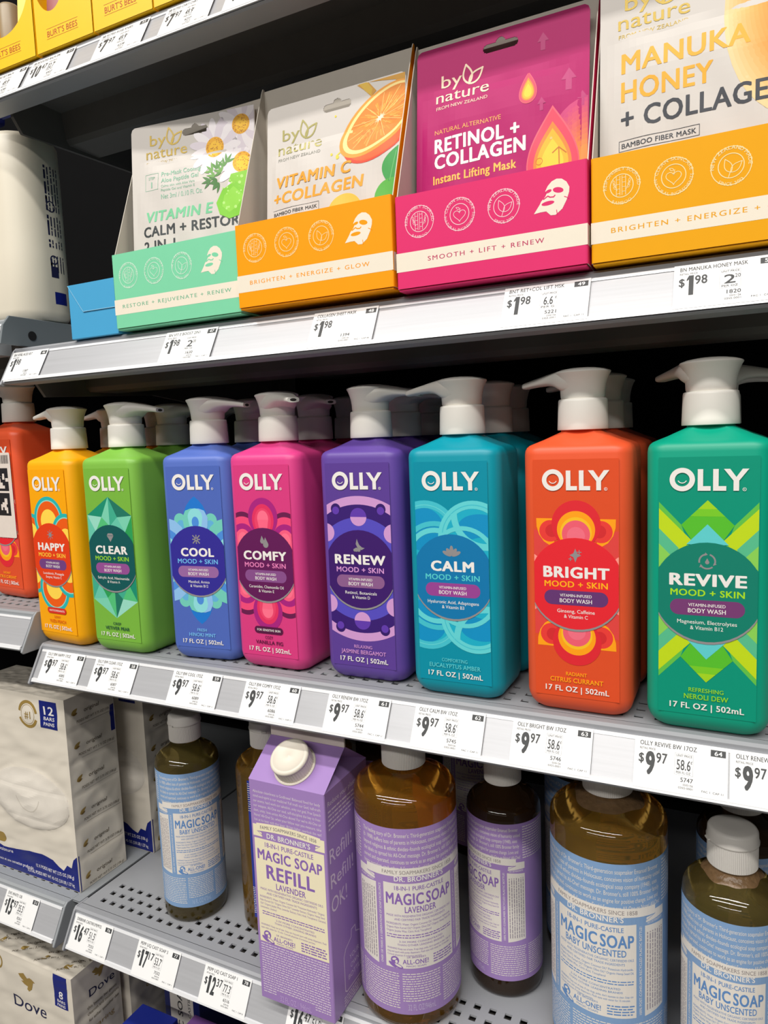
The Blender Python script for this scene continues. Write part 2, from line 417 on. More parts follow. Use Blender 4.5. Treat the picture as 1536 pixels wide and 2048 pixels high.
price_tag('white price tag below the orange mask box', -.631, ZM, ZBM, 'COLLAGEN SHEET MASK', '1', '98', '', '', '1394', '48', w=50, grp=gM, fac='FAC 1  CAP 48')
price_tag('white price tag below the pink mask box', -.306, ZM, ZBM, 'BNT RET+COL LIFT MSK', '1', '98', '6.6', 'PER G', '5221', '49', w=51, grp=gM)
price_tag('white price tag below the golden yellow mask box', -.078, ZM, ZBM, 'BN MANUKA HONEY MASK', '1', '98', '2', 'PER OZ', '1820', '50', w=51, grp=gM)
gT = 'price tags under the lip balm cartons'
price_tag('price tag at the frame edge below the first yellow lip balm carton', -1.377, ZT, ZBT, 'BB ASSTED BST BALM', '7', '97', '49.9', 'PER EA', '6385', '30', w=48.5, grp=gT)
price_tag('price tag reading ten dollars below the second yellow lip balm carton', -1.248, ZT, ZBT, 'BB BOOSTED BALM 2PK', '10', '47', '32.7', 'PER EA', '6427', '31', w=50.5, grp=gT)
price_tag('price tag with code 6238 below the third yellow lip balm carton', -1.062, ZT, ZBT, 'BB RSTED ROSE KNIES', '7', '97', '49.9', 'PER EA', '6238', '32', w=51, grp=gT)
price_tag('price tag with code 6237 below the fourth yellow lip balm carton', -.901, ZT, ZBT, 'BB RSTED CHKY CHRY', '7', '97', '49.9', 'PER EA', '6237', '33', w=46, grp=gT)
price_tag('price tag cut off by the top of the picture on the lip balm shelf', -.762, ZT, ZBT, '', '7', '97', '49.9', 'PER EA', '', '34', w=50, grp=gT)
gL = 'price tags under the soap bottles'
price_tag('price tag numbered 76 on the corner of the perforated shelf', -1.346, ZL, ZBL, 'DRBRNR CASTRFLPEPP32', '16', '47', '51.5', 'PER FL OZ', '7533', '76', w=49.5, grp=gL, fac='FAC 1  CAP 1')
price_tag('price tag numbered 77 below the blue label bottle on the perforated shelf', -1.150, ZL, ZBL, 'PEPP LIQ CAST SOAP 3', '17', '17', '53.7', 'PER FL OZ', '7532', '77', w=49.5, grp=gL, fac='FAC 1  CAP 1')
price_tag('price tag numbered 78 beside the lavender carton', -.966, ZL, ZBL, 'PEPP LIQ CAST SOAP 1', '12', '37', '77.3', 'PER FL OZ', '6516', '78', w=49.0, grp=gL, fac='FAC 1  CAP 8')
price_tag('price tag half hidden under the overhanging lavender carton', -.757, ZL, ZBL, 'DRBRNR CASTRFLLAV32', '16', '47', '51.5', 'PER FL OZ', '', '79', w=49.5, grp=gL)
price_tag('price tag under the cream twelve bar soap pack', -1.585, ZL2, ZL2 - .078, 'DVE WHITE 12B', '15', '97', '35.5', 'PER OZ', '0261', '51', w=49, grp='price tags in the neighbouring bay', fac='FAC 1  CAP 3')

# ------------------------------------------------------------------ pump bottles
WHITE = mat('white_pump_plastic', (244, 240, 232), 0.36, 0.0, 0.02, 60)
HOLE = mat('spout_hole', (60, 56, 52), 0.7)
SILV = mat('silver_foil', (168, 164, 166), 0.35, 0.35, 0.05)
INKW = ink(236, 232, 228)
mm = 0.001
def rring(hw, hd, rc, z, n=10):
    rc = min(rc, hw, hd); p = []
    for cx, cy, a0 in ((hw - rc, -hd + rc, -90), (hw - rc, hd - rc, 0), (-hw + rc, hd - rc, 90), (-hw + rc, -hd + rc, 180)):
        for k in range(n + 1):
            a = math.radians(a0 + 90 * k / n); p.append(((cx + rc * math.cos(a)) * mm, (cy + rc * math.sin(a)) * mm, z * mm))
    return p
def bottle_body(mt):
    g = G(); R = []
    HW, HD, RC = 33.2, 27.2, 8.5
    for z, i in ((0, 10.5), (0.4, 8.2), (1.4, 6.0), (3.2, 3.6), (6, 1.7), (9.5, 0.5), (13, 0), (60, 0), (120, 0), (166, 0), (168.4, 0.35), (170.2, 1.2), (171.5, 2.6), (172.6, 5.0)):
        R.append(rring(HW - i, HD - i, RC + 2 - i * 0.25, z))
    for t, z in ((0.35, 174.8), (0.7, 177.4), (1.0, 179.6)):
        a = rring(HW - 5, HD - 5, RC, z); n = len(a); b = []
        for p in a:
            an = math.atan2(p[1] * HW, p[0] * HD); q = (14.4 * mm * math.cos(an), 14.4 * mm * math.sin(an))
            b.append((p[0] * (1 - t) + q[0] * t, p[1] * (1 - t) + q[1] * t, p[2]))
        R.append(b)
    R.append([(x, y, 0.1825) for x, y, z in R[-1]])
    g.grid(R, mt, True, True, True, True)
    return g
def pump_parts(root):
    g = G(); g.lathe([(15.7 * mm, .1806), (15.9 * mm, .181), (15.8 * mm, .184), (15.3 * mm, .1985), (15.0 * mm, .1998), (14.2 * mm, .2002)], WHITE, n=48)
    g.build('collar', root)
    g = G()
    g.lathe([(13.4 * mm, .1985), (13.4 * mm, .2008), (13.7 * mm, .2012), (13.9 * mm, .205), (14.4 * mm, .2085), (15.3 * mm, .212), (16.4 * mm, .2148), (17.3 * mm, .2163), (17.45 * mm, .2168), (17.0 * mm, .2174), (14 * mm, .2185), (9 * mm, .2194), (4 * mm, .2198)], WHITE, n=48)
    R = []
    for x, zt, zb, hw in ((0, 219.5, 203, 14.6), (4, 219.5, 203.2, 14.4), (8, 219.2, 204, 13.9), (11, 218.9, 205.2, 13.1), (13, 218.7, 206.4, 12.4), (15, 218.4, 207.6, 11.5), (17, 218.0, 208.6, 10.6), (19.5, 217.5, 209.3, 9.6), (22.5, 216.9, 209.8, 8.5), (27, 215.9, 209.9, 7.1), (33, 214.6, 209.6, 5.9), (40, 212.9, 208.8, 5.0), (41, 212.6, 208.8, 4.7)):
        ring = []; h = (zt - zb) / 2; zc = (zt + zb) / 2
        for k in range(20):
            a = 2 * math.pi * k / 20; ca, sa = math.cos(a), math.sin(a)
            e = 0.62
            ring.append((x * mm, hw * mm * math.copysign(abs(ca) ** e, ca), (zc + h * math.copysign(abs(sa) ** e, sa)) * mm))
        R.append(ring)
    g.grid(R, WHITE, True, True, True, True)
    g.ring = None
    hd = [(0.04104, 2.6 * mm * math.cos(2 * math.pi * k / 14), (210.7 + 1.1 * math.sin(2 * math.pi * k / 14)) * mm) for k in range(14)]
    g.face(hd, HOLE)
    return g.build('pump_head', root)

VM = 85.3
def both(fn):
    fn(lambda v: v, 1); fn(lambda v: 2 * VM - v, -1)
def common(A, panel, circ, title, tw, c2, small, scent, c_scent, bar=(128, 66, 122), note=None):
    A.disc(0, VM - 1.4, 29.0, SILV, 20); A.disc(0, VM, 29.0, ink(*circ), 21)
    W2 = INKW
    # brand word with the smile inside the O
    A.ring(-13.4, 150.2, 3.9, 6.7, W2, 22); A.ring(-13.4, 150.6, 2.15, 2.65, W2, 22, 205, 335, 14)
    A.rect(-5.3, 143.8, -2.5, 156.0, W2, 22); A.rect(-5.3, 143.8, 1.4, 146.4, W2, 22)
    A.rect(2.6, 143.8, 5.4, 156.0, W2, 22); A.rect(2.6, 143.8, 9.3, 146.4, W2, 22)
    A.convex([(8.0, 156.0), (11.2, 156.0), (15.7, 149.4), (15.7, 148.4), (12.9, 148.4), (12.9, 149.4)], W2, 22)
    A.convex([(20.6, 156.0), (17.4, 156.0), (12.9, 149.4), (12.9, 148.4), (15.7, 148.4), (15.7, 149.4)], W2, 22)
    A.rect(12.9, 143.8, 15.7, 149.2, W2, 22); A.ring(18.4, 144.6, .75, 1.0, W2, 22, n=16); A.text('R', 18.4, 144.1, 1.0, W2, 22)
    A.text(title, 0.2, 89.2, 7.0, W2, 24, bold=0.045, w=tw)
    A.text('MOOD + SKIN', 0, 83.1, 3.9, ink(*c2), 24, bold=0.022, w=38.8)
    A.rrect(-19.6, 71.6, 19.6, 80.9, 4.6, ink(*bar), 23)
    A.text('VITAMIN-INFUSED', 0, 76.9, 1.9, W2, 25, bold=0.012, w=19.5)
    A.text('BODY WASH', 0, 73.2, 2.7, W2, 25, bold=0.015, w=19.8)
    A.text(small[0], 0, 66.7, 2.35, W2, 24, bold=0.004, w=min(40, len(small[0]) * 1.36)); A.text(small[1], 0, 63.3, 2.35, W2, 24, bold=0.004, w=len(small[1]) * 1.33)
    A.text(scent[0], 0, 26.0, 2.55, ink(*c_scent), 24, bold=0.012, w=len(scent[0]) * 1.85)
    A.text(scent[1], 0, 21.6, 3.1, ink(*c_scent), 24, bold=0.014, w=min(37, len(scent[1]) * 2.35))
    A.text('17 FL OZ | 502mL', 0.2, 15.6, 3.6, W2, 24, bold=0.022, w=39.5)
    if note:
        A.rrect(-13.5, 30.2, 13.5, 35.8, 2.8, ink(*note[1]), 23); A.text(note[0], 0, 32.1, 1.9, W2, 24, bold=0.015, w=22)
def art_bright(A):
    deep, red, amber, pink = ink(196, 52, 44), ink(222, 36, 48), ink(252, 160, 12), ink(236, 92, 112)
    def f(m, s):
        for sg in (-1, 1):
            A.disc(sg * 29, m(104), 15.5, ink(222, 66, 62), 2); A.disc(sg * 29, m(97), 7, ink(250, 150, 140), 3)
            P = [(sg * 24.2, m(126.2)), (sg * 13, m(126.2)), (sg * 13, m(110)), (sg * 15.5, m(109)), (sg * 19.5, m(111.5)), (sg * 22.6, m(116)), (sg * 24, m(121))]
            A.poly(P, amber, 4); A.disc(sg * 15.5, m(118.3), 6.8, ink(232, 58, 52), 5); A.disc(sg * 14.5, m(118.5), 4, ink(210, 40, 44), 6)
        A.disc(0.4, m(122.6), 15.0, red, 7); A.disc(0.4, m(119.4), 11.6, amber, 8); A.disc(0.4, m(117.6), 9.6, ink(246, 190, 30), 9); A.disc(0.4, m(116.6), 8.6, pink, 10); A.disc(0.4, m(115.6), 5.5, ink(240, 110, 130), 11)
    both(f)
    common(A, None, (228, 34, 46), 'BRIGHT', 40.5, (255, 176, 16), ('Ginseng, Caffeine', '& Vitamin C'), ('RADIANT', 'CITRUS CURRANT'), (255, 170, 20), bar=(98, 50, 112))
    A.poly([(0, 107.6), (1.2, 104.6), (3.6, 103.4), (1.2, 102.2), (0, 98.9), (-1.2, 102.2), (-3.6, 103.4), (-1.2, 104.6)], SILV, 24)
    A.stroke([(1.2, 105.4), (3.6, 105.4)], .5, SILV, 24); A.stroke([(2.4, 106.6), (2.4, 104.2)], .5, SILV, 24); A.stroke([(-4, 101), (-2, 101)], .5, SILV, 24); A.stroke([(-3, 102), (-3, 100)], .5, SILV, 24)
def art_revive(A):
    def f(m, s):
        for sg in (-1, 1):
            A.poly([(sg * 25.8, m(137.3)), (sg * 13.8, m(124.2)), (sg * 9, m(110)), (sg * 25.8, m(110))], ink(96, 190, 70), 2)
            A.poly([(sg * 25.8, m(133.6)), (sg * 8.2, m(115.2)), (sg * 16, m(107)), (sg * 25.8, m(117.4))], ink(190, 216, 20), 4)
            A.poly([(sg * 25.8, m(122)), (sg * 15, m(110.5)), (sg * 20, m(104)), (sg * 25.8, m(110))], ink(84, 186, 140), 5)
            A.poly([(sg * 25.8, m(113)), (sg * 19.5, m(106.4)), (sg * 25.8, m(99))], ink(136, 206, 84), 6)
        A.poly([(0, m(138.4)), (13.8, m(124.2)), (8.2, m(115.4)), (-8.2, m(115.4)), (-13.8, m(124.2))], ink(84, 188, 40), 7)
        A.poly([(0, m(138.4)), (9, m(129.2)), (-9, m(129.2))], ink(118, 200, 34), 8); A.poly([(0, m(138.4)), (5, m(133.3)), (-5, m(133.3))], ink(160, 210, 26), 9)
        A.poly([(0, m(124.7)), (11, m(113)), (-11, m(113))], ink(92, 204, 206), 10)
    both(f)
    common(A, None, (0, 124, 104), 'REVIVE', 40.5, (168, 222, 24), ('Magnesium, Electrolytes', '& Vitamin B12'), ('REFRESHING', 'NEROLI DEW'), (150, 214, 30), bar=(116, 56, 112))
    for a in (100, 220, 340): A.ring(0, 103.4, 3.7, 4.6, SILV, 24, a, a + 92, 16); A.poly([(4.15 * math.cos(math.radians(a)) + d[0], 103.4 + 4.15 * math.sin(math.radians(a)) + d[1]) for d in ((-.9, -.9), (1.0, -.2), (-.2, 1.1))], SILV, 24)
    A.disc(0, 102.9, 1.1, SILV, 24); A.convex([(-1, 103.3), (1, 103.3), (0, 105.3)], SILV, 24)
def art_calm(A):
    l1, l2, mid, deep = ink(96, 208, 214), ink(64, 190, 206), ink(20, 172, 200), ink(0, 142, 196)
    def f(m, s):
        A.disc(-19, m(112), 24.6, mid, 3)
        A.disc(-20, m(117), 15, deep, 4)
        A.ring(-19, m(112), 19.8, 25, l2, 5); A.ring(-19, m(112), 21.6, 22.2, l1, 6)
        A.ring(-12, m(97), 18, 21.5, l1, 7); A.ring(-12, m(97), 22.5, 26, l2, 7)
        A.disc(15.5, m(112), 24.6, mid, 8); A.ell(20, m(119.5), 15, 8.6, deep, 9)
        A.ring(15.5, m(112), 19.6, 25, l1, 10); A.ring(15.5, m(112), 21.8, 22.4, l2, 11)
        A.ell(25, m(103), 18, 10, mid, 11)
        A.ring(24, m(128), 19.5, 24, l1, 12, 180, 360) if s > 0 else A.ring(24, m(128), 19.5, 24, l1, 12, 0, 180)
        A.ring(8, m(96), 21, 24, l1, 13)
    B = Art((-25.8, 0, 25.8, 138)); both_lo = (-25.8, 32.6, 25.8, 138)
    keep = A.clip; A.clip = (-25.8, 33.5, 25.8, 137.2); both(f); A.clip = keep
    common(A, None, (0, 116, 172), 'CALM', 31, (84, 204, 208), ('Hyaluronic Acid, Adaptogens', '& Vitamin B3'), ('COMFORTING', 'EUCALYPTUS AMBER'), (92, 204, 212), bar=(150, 64, 146))
    for a, L in ((90, 6.6), (55, 5.8), (125, 5.8), (25, 6.6), (155, 6.6)):
        c, s_ = math.cos(math.radians(a)), math.sin(math.radians(a)); A.ell(c * L * .55, 99.6 + s_ * L * .55, L * .52, 1.35, SILV, 24, rot=a)
def art_renew(A):
    pink, dark, blue, lil = ink(206, 152, 208), ink(54, 22, 112), ink(84, 74, 190), ink(96, 56, 172)
    keep = A.clip; A.clip = (-25.8, 31, 25.8, 139.5)
    A.disc(0, VM, 53.8, pink, 2, 90); A.disc(0, VM, 47.6, dark, 3, 90); A.disc(0, VM, 38.2, blue, 4, 80)
    def f(m, s):
        for sg in (-1, 1):
            A.disc(sg * 18.3, m(129.6), 4.0, ink(50, 20, 104), 5); A.disc(sg * 18.3, m(128.4), 2.9, lil, 6); A.disc(sg * 27, m(112), 6.8, pink, 5); 
        A.disc(0.2, m(123.8), 6.6, lil, 5)
        A.ell(0.2, m(123.8), 6.6, 6.6, pink, 6, a0=180 if s > 0 else 0, a1=360 if s > 0 else 180, n=20)
    both(f); A.clip = keep
    common(A, None, (58, 18, 104), 'RENEW', 41.5, (214, 150, 212), ('Retinol, Botanicals', '& Vitamin D'), ('RELAXING', 'JASMINE BERGAMOT'), (212, 150, 212), bar=(138, 90, 140))
    A.poly([(-1.6, 107.8), (-2.6, 104), (-1.2, 101), (2, 99.6), (4.6, 101.2), (2.4, 101.6), (0.2, 103.4), (-0.8, 105.6)], SILV, 24); A.disc(-2.2, 99.8, 1.5, SILV, 24); A.disc(-.2, 99.6, 1.3, SILV, 24); A.disc(-3.6, 99.5, 1.1, SILV, 24)
def art_comfy(A):
    pur, red, pk, dk, mg = ink(168, 30, 126), ink(226, 46, 96), ink(252, 112, 142), ink(104, 22, 76), ink(190, 30, 120)
    def f(m, s):
        for sg in (-1, 1):
            A.disc(sg * 20, m(113.5), 13.2, dk, 2); A.disc(sg * 20, m(108.5), 14.4, ink(240, 72, 122), 3); A.disc(sg * 20, m(106), 11.4, pur, 4); A.ell(sg * 20, m(104), 7.6, 9, ink(246, 92, 130), 5); A.ell(sg * 20, m(104.5), 4.6, 6, pk, 6)
        A.ell(0, m(122.5), 13.8, 15.2, pur, 7); A.ell(0, m(120.4), 10.2, 12.4, red, 8); A.ell(0, m(119.4), 7.8, 10.2, ink(234, 64, 106), 9); A.ell(0, m(121.4), 5.2, 6.4, pk, 10); A.poly([(-5.1, m(120.6)), (5.1, m(120.6)), (3.2, m(110)), (-3.2, m(110))], ink(250, 100, 134), 10)
    both(f)
    common(A, None, (96, 18, 84), 'COMFY', 40.5, (232, 128, 186), ('Ceramides, Chamomile Oil', '& Vitamin E'), ('COZY', 'VANILLA FIG'), (84, 14, 60), bar=(134, 76, 138), note=('FOR SENSITIVE SKIN', (84, 14, 64)))
    for cx, cy, r in ((-1.4, 103.8, 1.9), (1.8, 101.2, 2.5)): A.disc(cx, cy, r, SILV, 24); A.convex([(cx - r * .86, cy + r * .5), (cx + r * .86, cy + r * .5), (cx - .3, cy + r * 2.3)], SILV, 24)
def art_cool(A):
    tip, mint, lb, aq, bl = ink(26, 118, 208), ink(112, 202, 186), ink(140, 190, 236), ink(140, 218, 222), ink(74, 140, 220)
    def f(m, s):
        P = lambda L: [(x, m(v)) for x, v in L]
        A.poly(P([(0, 138.5), (4, 135.5), (8, 131), (11, 125), (0, 118), (-11, 125), (-8, 131), (-4, 135.5)]), tip, 2)
        for sg in (-1, 1):
            A.disc(sg * 15, m(119), 5.6, mint, 3); A.disc(sg * 14, m(115), 4.0, ink(96, 176, 220), 4)
            A.poly(P([(sg * 25.6, 120), (sg * 20, 118.4), (sg * 13.5, 113), (sg * 12, 105), (sg * 25.6, 98)]), lb if sg < 0 else mint, 5)
            A.poly(P([(sg * 25.6, 111), (sg * 20.5, 108), (sg * 17, 103), (sg * 25.6, 96)]), bl, 6); A.poly(P([(sg * 25.6, 104), (sg * 22, 101), (sg * 25.6, 96)]), aq, 7)
            A.poly(P([(0, 128.5), (sg * 4, 128.5), (sg * 9.2, 126.8), (sg * 12.2, 121), (sg * 11.5, 114), (sg * 8, 106), (0, 106)]), mint if sg < 0 else lb, 8)
        A.ell(0, m(121.5), 7.0, 7.2, aq, 9); A.poly(P([(-7, 121), (7, 121), (5, 110), (-5, 110)]), aq, 9); A.ell(0, m(117.3), 3.4, 4.6, bl, 10); A.rect(-2.7, min(m(117), m(108)), 2.7, max(m(117), m(108)), bl, 10)
    both(f)
    common(A, None, (48, 40, 148), 'COOL', 32, (112, 186, 240), ('Menthol, Arnica', '& Vitamin B12'), ('FRESH', 'HINOKI MINT'), (124, 196, 244), bar=(150, 100, 160))
    for k in range(8):
        a = math.radians(45 * k); c, s_ = math.cos(a), math.sin(a); r1 = 3.4 if k % 2 == 0 else 4.4
        A.stroke([(c * 1.0, 103.2 + s_ * 1.0), (c * r1, 103.2 + s_ * r1)], 1.0, SILV, 24)
def art_clear(A):
    T = [ink(*c) for c in ((20, 140, 110), (60, 170, 140), (120, 206, 176), (28, 116, 96), (80, 190, 120), (150, 216, 196), (40, 156, 84), (100, 196, 170))]
    def f(m, s):
        F = [((0, 138.5), (-25.6, 122.5), (-9, 121), 0), ((0, 138.5), (-9, 121), (0, 113), 2), ((0, 138.5), (0, 113), (9, 121), 1), ((0, 138.5), (9, 121), (25.6, 122.5), 3),
             ((-25.6, 122.5), (-9, 121), (-17, 108), 5), ((-9, 121), (0, 113), (-17, 108), 4), ((0, 113), (9, 121), (17, 108), 7), ((9, 121), (25.6, 122.5), (17, 108), 2), ((-25.6, 122.5), (-17, 108), (-25.6, 96), 7), ((25.6, 122.5), (25.6, 96), (17, 108), 6), ((-17, 108), (0, 113), (0, 96), 6), ((0, 113), (17, 108), (0, 96), 1), ((-17, 108), (0, 96), (-25.6, 96), 2), ((17, 108), (25.6, 96), (0, 96), 4)]
        for a, b, c, k in F: A.poly([(p[0], m(p[1])) for p in (a, b, c)], T[(k + (2 if s < 0 else 0)) % 8], 2)
    both(f)
    common(A, None, (6, 84, 84), 'CLEAR', 37, (150, 214, 44), ('Salicylic Acid, Niacinamide', '& Vitamin A'), ('CRISP', 'VETIVER PEAR'), (14, 76, 60), bar=(146, 76, 146))
    A.poly([(-4, 105), (-2.4, 107), (2.4, 107), (4, 105), (0, 99.6)], SILV, 24); A.stroke([(-4, 105), (4, 105)], .3, ink(6, 84, 84), 25)
def art_happy(A):
    teal, pale, org, yel, amb = ink(36, 180, 178), ink(150, 214, 200), ink(236, 92, 10), ink(255, 214, 78), ink(255, 180, 20)
    def f(m, s):
        A.disc(-1, m(117.5), 21, teal, 4, 60); A.disc(-1, m(117.5), 17.8, pale, 5, 60); A.disc(-1, m(117.5), 16.8, org, 6, 60); A.disc(-1, m(115.5), 11.4, yel, 7)
        A.disc(22, m(104), 19.5, teal, 8, 60); A.disc(22, m(104), 16.2, pale, 9, 60); A.disc(22, m(104), 15.2, org, 10, 60); A.disc(22, m(101), 9, yel, 11)
        A.disc(-29, m(103), 20, teal, 2, 60); A.disc(-29, m(103), 16.5, org, 3, 60); A.disc(-29, m(103), 11, yel, 3, 60)
    keep = A.clip; A.clip = (-25.8, 33, 25.8, 139); both(f); A.clip = keep
    common(A, None, (226, 60, 12), 'HAPPY', 39, (255, 200, 60), ('Lactobionic, Pineapple', 'Enzyme, Vitamin C'), ('SUNNY', 'YUZU PEACH'), (222, 92, 10), bar=(112, 62, 128), note=('ANTIOXIDANTS', (216, 44, 30)))
    A.ring(0, 103.6, 0, 2.2, SILV, 24, n=20)
    for k in range(8):
        a = math.radians(45 * k); A.stroke([(2.8 * math.cos(a), 103.6 + 2.8 * math.sin(a)), (4.2 * math.cos(a), 103.6 + 2.8 * math.sin(a) * 1.5)], .7, SILV, 24)
ARTS = dict(bright=art_bright, revive=art_revive, calm=art_calm, renew=art_renew, comfy=art_comfy, cool=art_cool, clear=art_clear, happy=art_happy)
# name: body colour, label panel colour, word for the label
KIND = dict(happy=((250, 172, 6), (249, 168, 4), 'yellow'), clear=((126, 186, 72), (120, 180, 64), 'light green'), cool=((86, 112, 194), (78, 104, 186), 'blue'), comfy=((222, 66, 138), (216, 60, 128), 'pink'),
            renew=((98, 70, 158), (92, 62, 148), 'purple'), calm=((0, 148, 168), (0, 141, 165), 'turquoise'), bright=((230, 88, 48), (221, 79, 38), 'orange'), revive=((0, 158, 128), (0, 146, 118), 'teal green'))
BODY = {k: mat('bottle_%s_plastic' % v[2].replace(' ', '_'), v[0], 0.42, 0.0, 0.02, 80) for k, v in KIND.items()}
_BP = {}
def label_mesh(kind, root):
    A = Art((-26.2, 11.5, 26.2, 163.2)); A.rect(-26, 12, 26, 163, ink(*KIND[kind][1], 0.4), 1)
    A.clip = (-25.8, 12, 25.8, 163); ARTS[kind](A)
    g = G(); A.emit(g, lambda u, v, l: (u * mm, -0.0272 - 0.00006 - 0.000022 * l, v * mm))
    return g.build('label_print', root)
def pump_bottle(kind, label, loc, rz, spout, grp, proto={}):
    if kind not in proto:
        r = thing('pump_bottle', label, 'bottle', loc, math.radians(rz), grp)
        bottle_body(BODY[kind]).build('body', r)
        label_mesh(kind, r)
        if 'head' not in proto:
            proto['head'] = pump_parts(r); proto['collar'] = [c for c in r.children if c.name.startswith('collar')][0]
            h = proto['head']
        else:
            for c in (proto['collar'], proto['head']):
                k = c.copy(); COL.objects.link(k); k.parent = r
                if c is proto['head']: h = k
        proto[kind] = r
    else:
        r = copy_tree(proto[kind]); r.location = loc; r.rotation_euler = (0, 0, math.radians(rz)); tag(r, label, 'bottle', grp)
        h = [c for c in r.children if c.name.startswith('pump_head')][0]
    h.rotation_euler = (0, 0, math.radians(spout - rz))
    return r
# kind, x of the label centre at y=1.045, front face y, yaw, spout direction (deg, 0 = to the right along the shelf)
ROW = [('happy', -1.332, 1.042, -4, 180, 'beside the end of the shelf'), ('clear', -1.157, 1.042, 1, 0, 'with a gem printed on it'), ('cool', -.935, 1.062, 6, 0, 'with a lotus printed on it'),
       ('comfy', -.770, 1.062, 0, -38, 'with its spout turned to the aisle'), ('renew', -.5743, 1.068, 1, 0, 'with dotted rings printed on it'), ('calm', -.406, 1.050, 0, 178, 'with waves printed on it'),
       ('bright', -.2122, 1.050, 0, 166, 'with a sun flower printed on it'), ('revive', -.0359, 1.043, 0, 137, 'with zigzags printed on it')]
rb = random.Random(3)
HALF = 27.2 / 420.0
BACKSP = dict(happy=(180, 0), clear=(0, 20), cool=(0, 150), comfy=(-38, 10), renew=(0, 0), calm=(185, 170), bright=(165, 160), revive=(5, 3))
ordn = ('second', 'third')
for kind, xc, yf, rz, sp, how in ROW:
    colr = KIND[kind][2]; x = xc * yf / 1.045
    pump_bottle(kind, '%s pump bottle at the front of the shelf, %s' % (colr, how), W(x, yf + HALF, ZO), rz, sp, 'pump bottles at the front of the shelf')
    for k in range(2):
        pump_bottle(kind, '%s pump bottle standing %s in its file, in the shade behind the front one' % (colr, ordn[k]), W(x + rb.uniform(-.006, .006), yf + HALF + (k + 1) * 0.139, ZO), rz * .3, BACKSP[kind][k], 'pump bottles behind the front row')
# stray bottle in the neighbouring bay, with an inventory sticker
o = pump_bottle('bright', 'orange pump bottle with a large white sticker in the neighbouring bay', W(-1.592, 1.12 + HALF, ZO2), -6, 170, None)
A = Art(); A.rrect(-32, 64, 25, 150, 2, mat('sticker_paper', (226, 214, 204), 0.5), 50)
BLK = ink(34, 32, 34)
STK = mat('sticker_paper', (226, 214, 204), 0.5)
for y0 in (111.5, 86.5):
    A.rect(-5, y0, 19, y0 + 23, BLK, 51)
for P in ([(1, 114), (12, 114), (12, 117), (8.5, 117), (8.5, 120), (5, 120), (5, 124), (1, 124)], [(5, 126), (9, 126), (9, 129), (12.5, 129), (12.5, 123), (8.6, 123), (8.6, 126), (5, 126.2)], [(14, 121), (18.9, 121), (18.9, 124.5), (14, 124.5)], [(2, 92), (5, 92), (5, 95), (8, 95), (8, 92), (11, 92), (11, 89), (14, 89), (14, 95), (12, 95), (12, 98), (14, 98), (14, 104), (9, 104), (9, 100), (5, 100), (5, 98), (2, 98)]): A.poly(P, STK, 52)
rs = random.Random(5); x = -30.0
while x < 22:
    wd = rs.choice((.5, .5, .9, 1.3)); A.rect(x, 139, x + wd, 147.5, ink(50, 46, 46), 51); x += wd + rs.choice((.5, .7, 1.1))
g = G(); A.emit(g, lambda u, v, l: (u * mm, -0.0272 - 0.00006 - 0.000022 * l, v * mm)); g.build('sticker', o)

# ------------------------------------------------------------------ face mask packets in their display boxes
CARD = mat('inner_card', (206, 198, 186), 0.6, 0.0, 0.03, 120)
CREAM = ink(236, 226, 208)
def badge(A, kind, cx, cy, R, mt, l=2):
    A.ring(cx, cy, R - .42, R, mt, l); A.ring(cx, cy, R * .60, R * .60 + .44, mt, l)
    top, bot = {'b': ('RESPONSIBLY SOURCED', 'BAMBOO'), 'h': ('CLEAN SKINCARE', 'NATURAL INGREDIENTS'), 'l': ('NEW ZEALAND MADE', 'SINCE 2012')}[kind]
    bd = .018 if kind == 'l' else .006
    A.ctext(top, cx, cy, R * .93, R * .2, mt, l, 90, False, bd, 1.05 if kind != 'h' else 1.15); A.ctext(bot, cx, cy, R * .93, R * .18, mt, l, -90, True, bd, 1.05)
    q = R * .6
    if kind == 'b':
        for dx in (-.32, .2):
            for e in (-.16, .16): A.stroke([(cx + (dx + e) * q, cy - .85 * q), (cx + (dx + e) * q, cy + .9 * q)], .3, mt, l)
            for k in range(4): A.stroke([(cx + (dx - .16) * q, cy + (-.6 + .42 * k + dx * .3) * q), (cx + (dx + .16) * q, cy + (-.6 + .42 * k + dx * .3) * q)], .28, mt, l)
        for sx in (-1, 1):
            A.stroke([(cx + sx * .4 * q, cy - .4 * q), (cx + sx * .72 * q, cy + .3 * q)], .25, mt, l)
            for k in range(3): leaf(A, cx + sx * (.48 + .1 * k) * q, cy + (-.25 + .25 * k) * q, .34 * q, 90 - sx * (50 - 20 * k), .25, mt, l)
    elif kind == 'h':
        P = []
        for k in range(33):
            t = 2 * math.pi * k / 32; P.append((cx + .66 * q * math.sin(t) ** 3, cy - .1 * q + .62 * q * (13 * math.cos(t) - 5 * math.cos(2 * t) - 2 * math.cos(3 * t) - math.cos(4 * t)) / 16))
        A.stroke(P, .35, mt, l); A.stroke([(cx, cy + .2 * q), (cx + .1 * q, cy + .55 * q)], .3, mt, l); leaf(A, cx, cy + .5 * q, .42 * q, 150, .3, mt, l)
    else:
        leaf(A, cx - .02 * q, cy - .55 * q, 1.25 * q, 112, .36, mt, l); leaf(A, cx - .02 * q, cy - .55 * q, 1.2 * q, 42, .36, mt, l); A.stroke([(cx - .05 * q, cy - .5 * q), (cx - .2 * q, cy - .95 * q)], .36, mt, l)
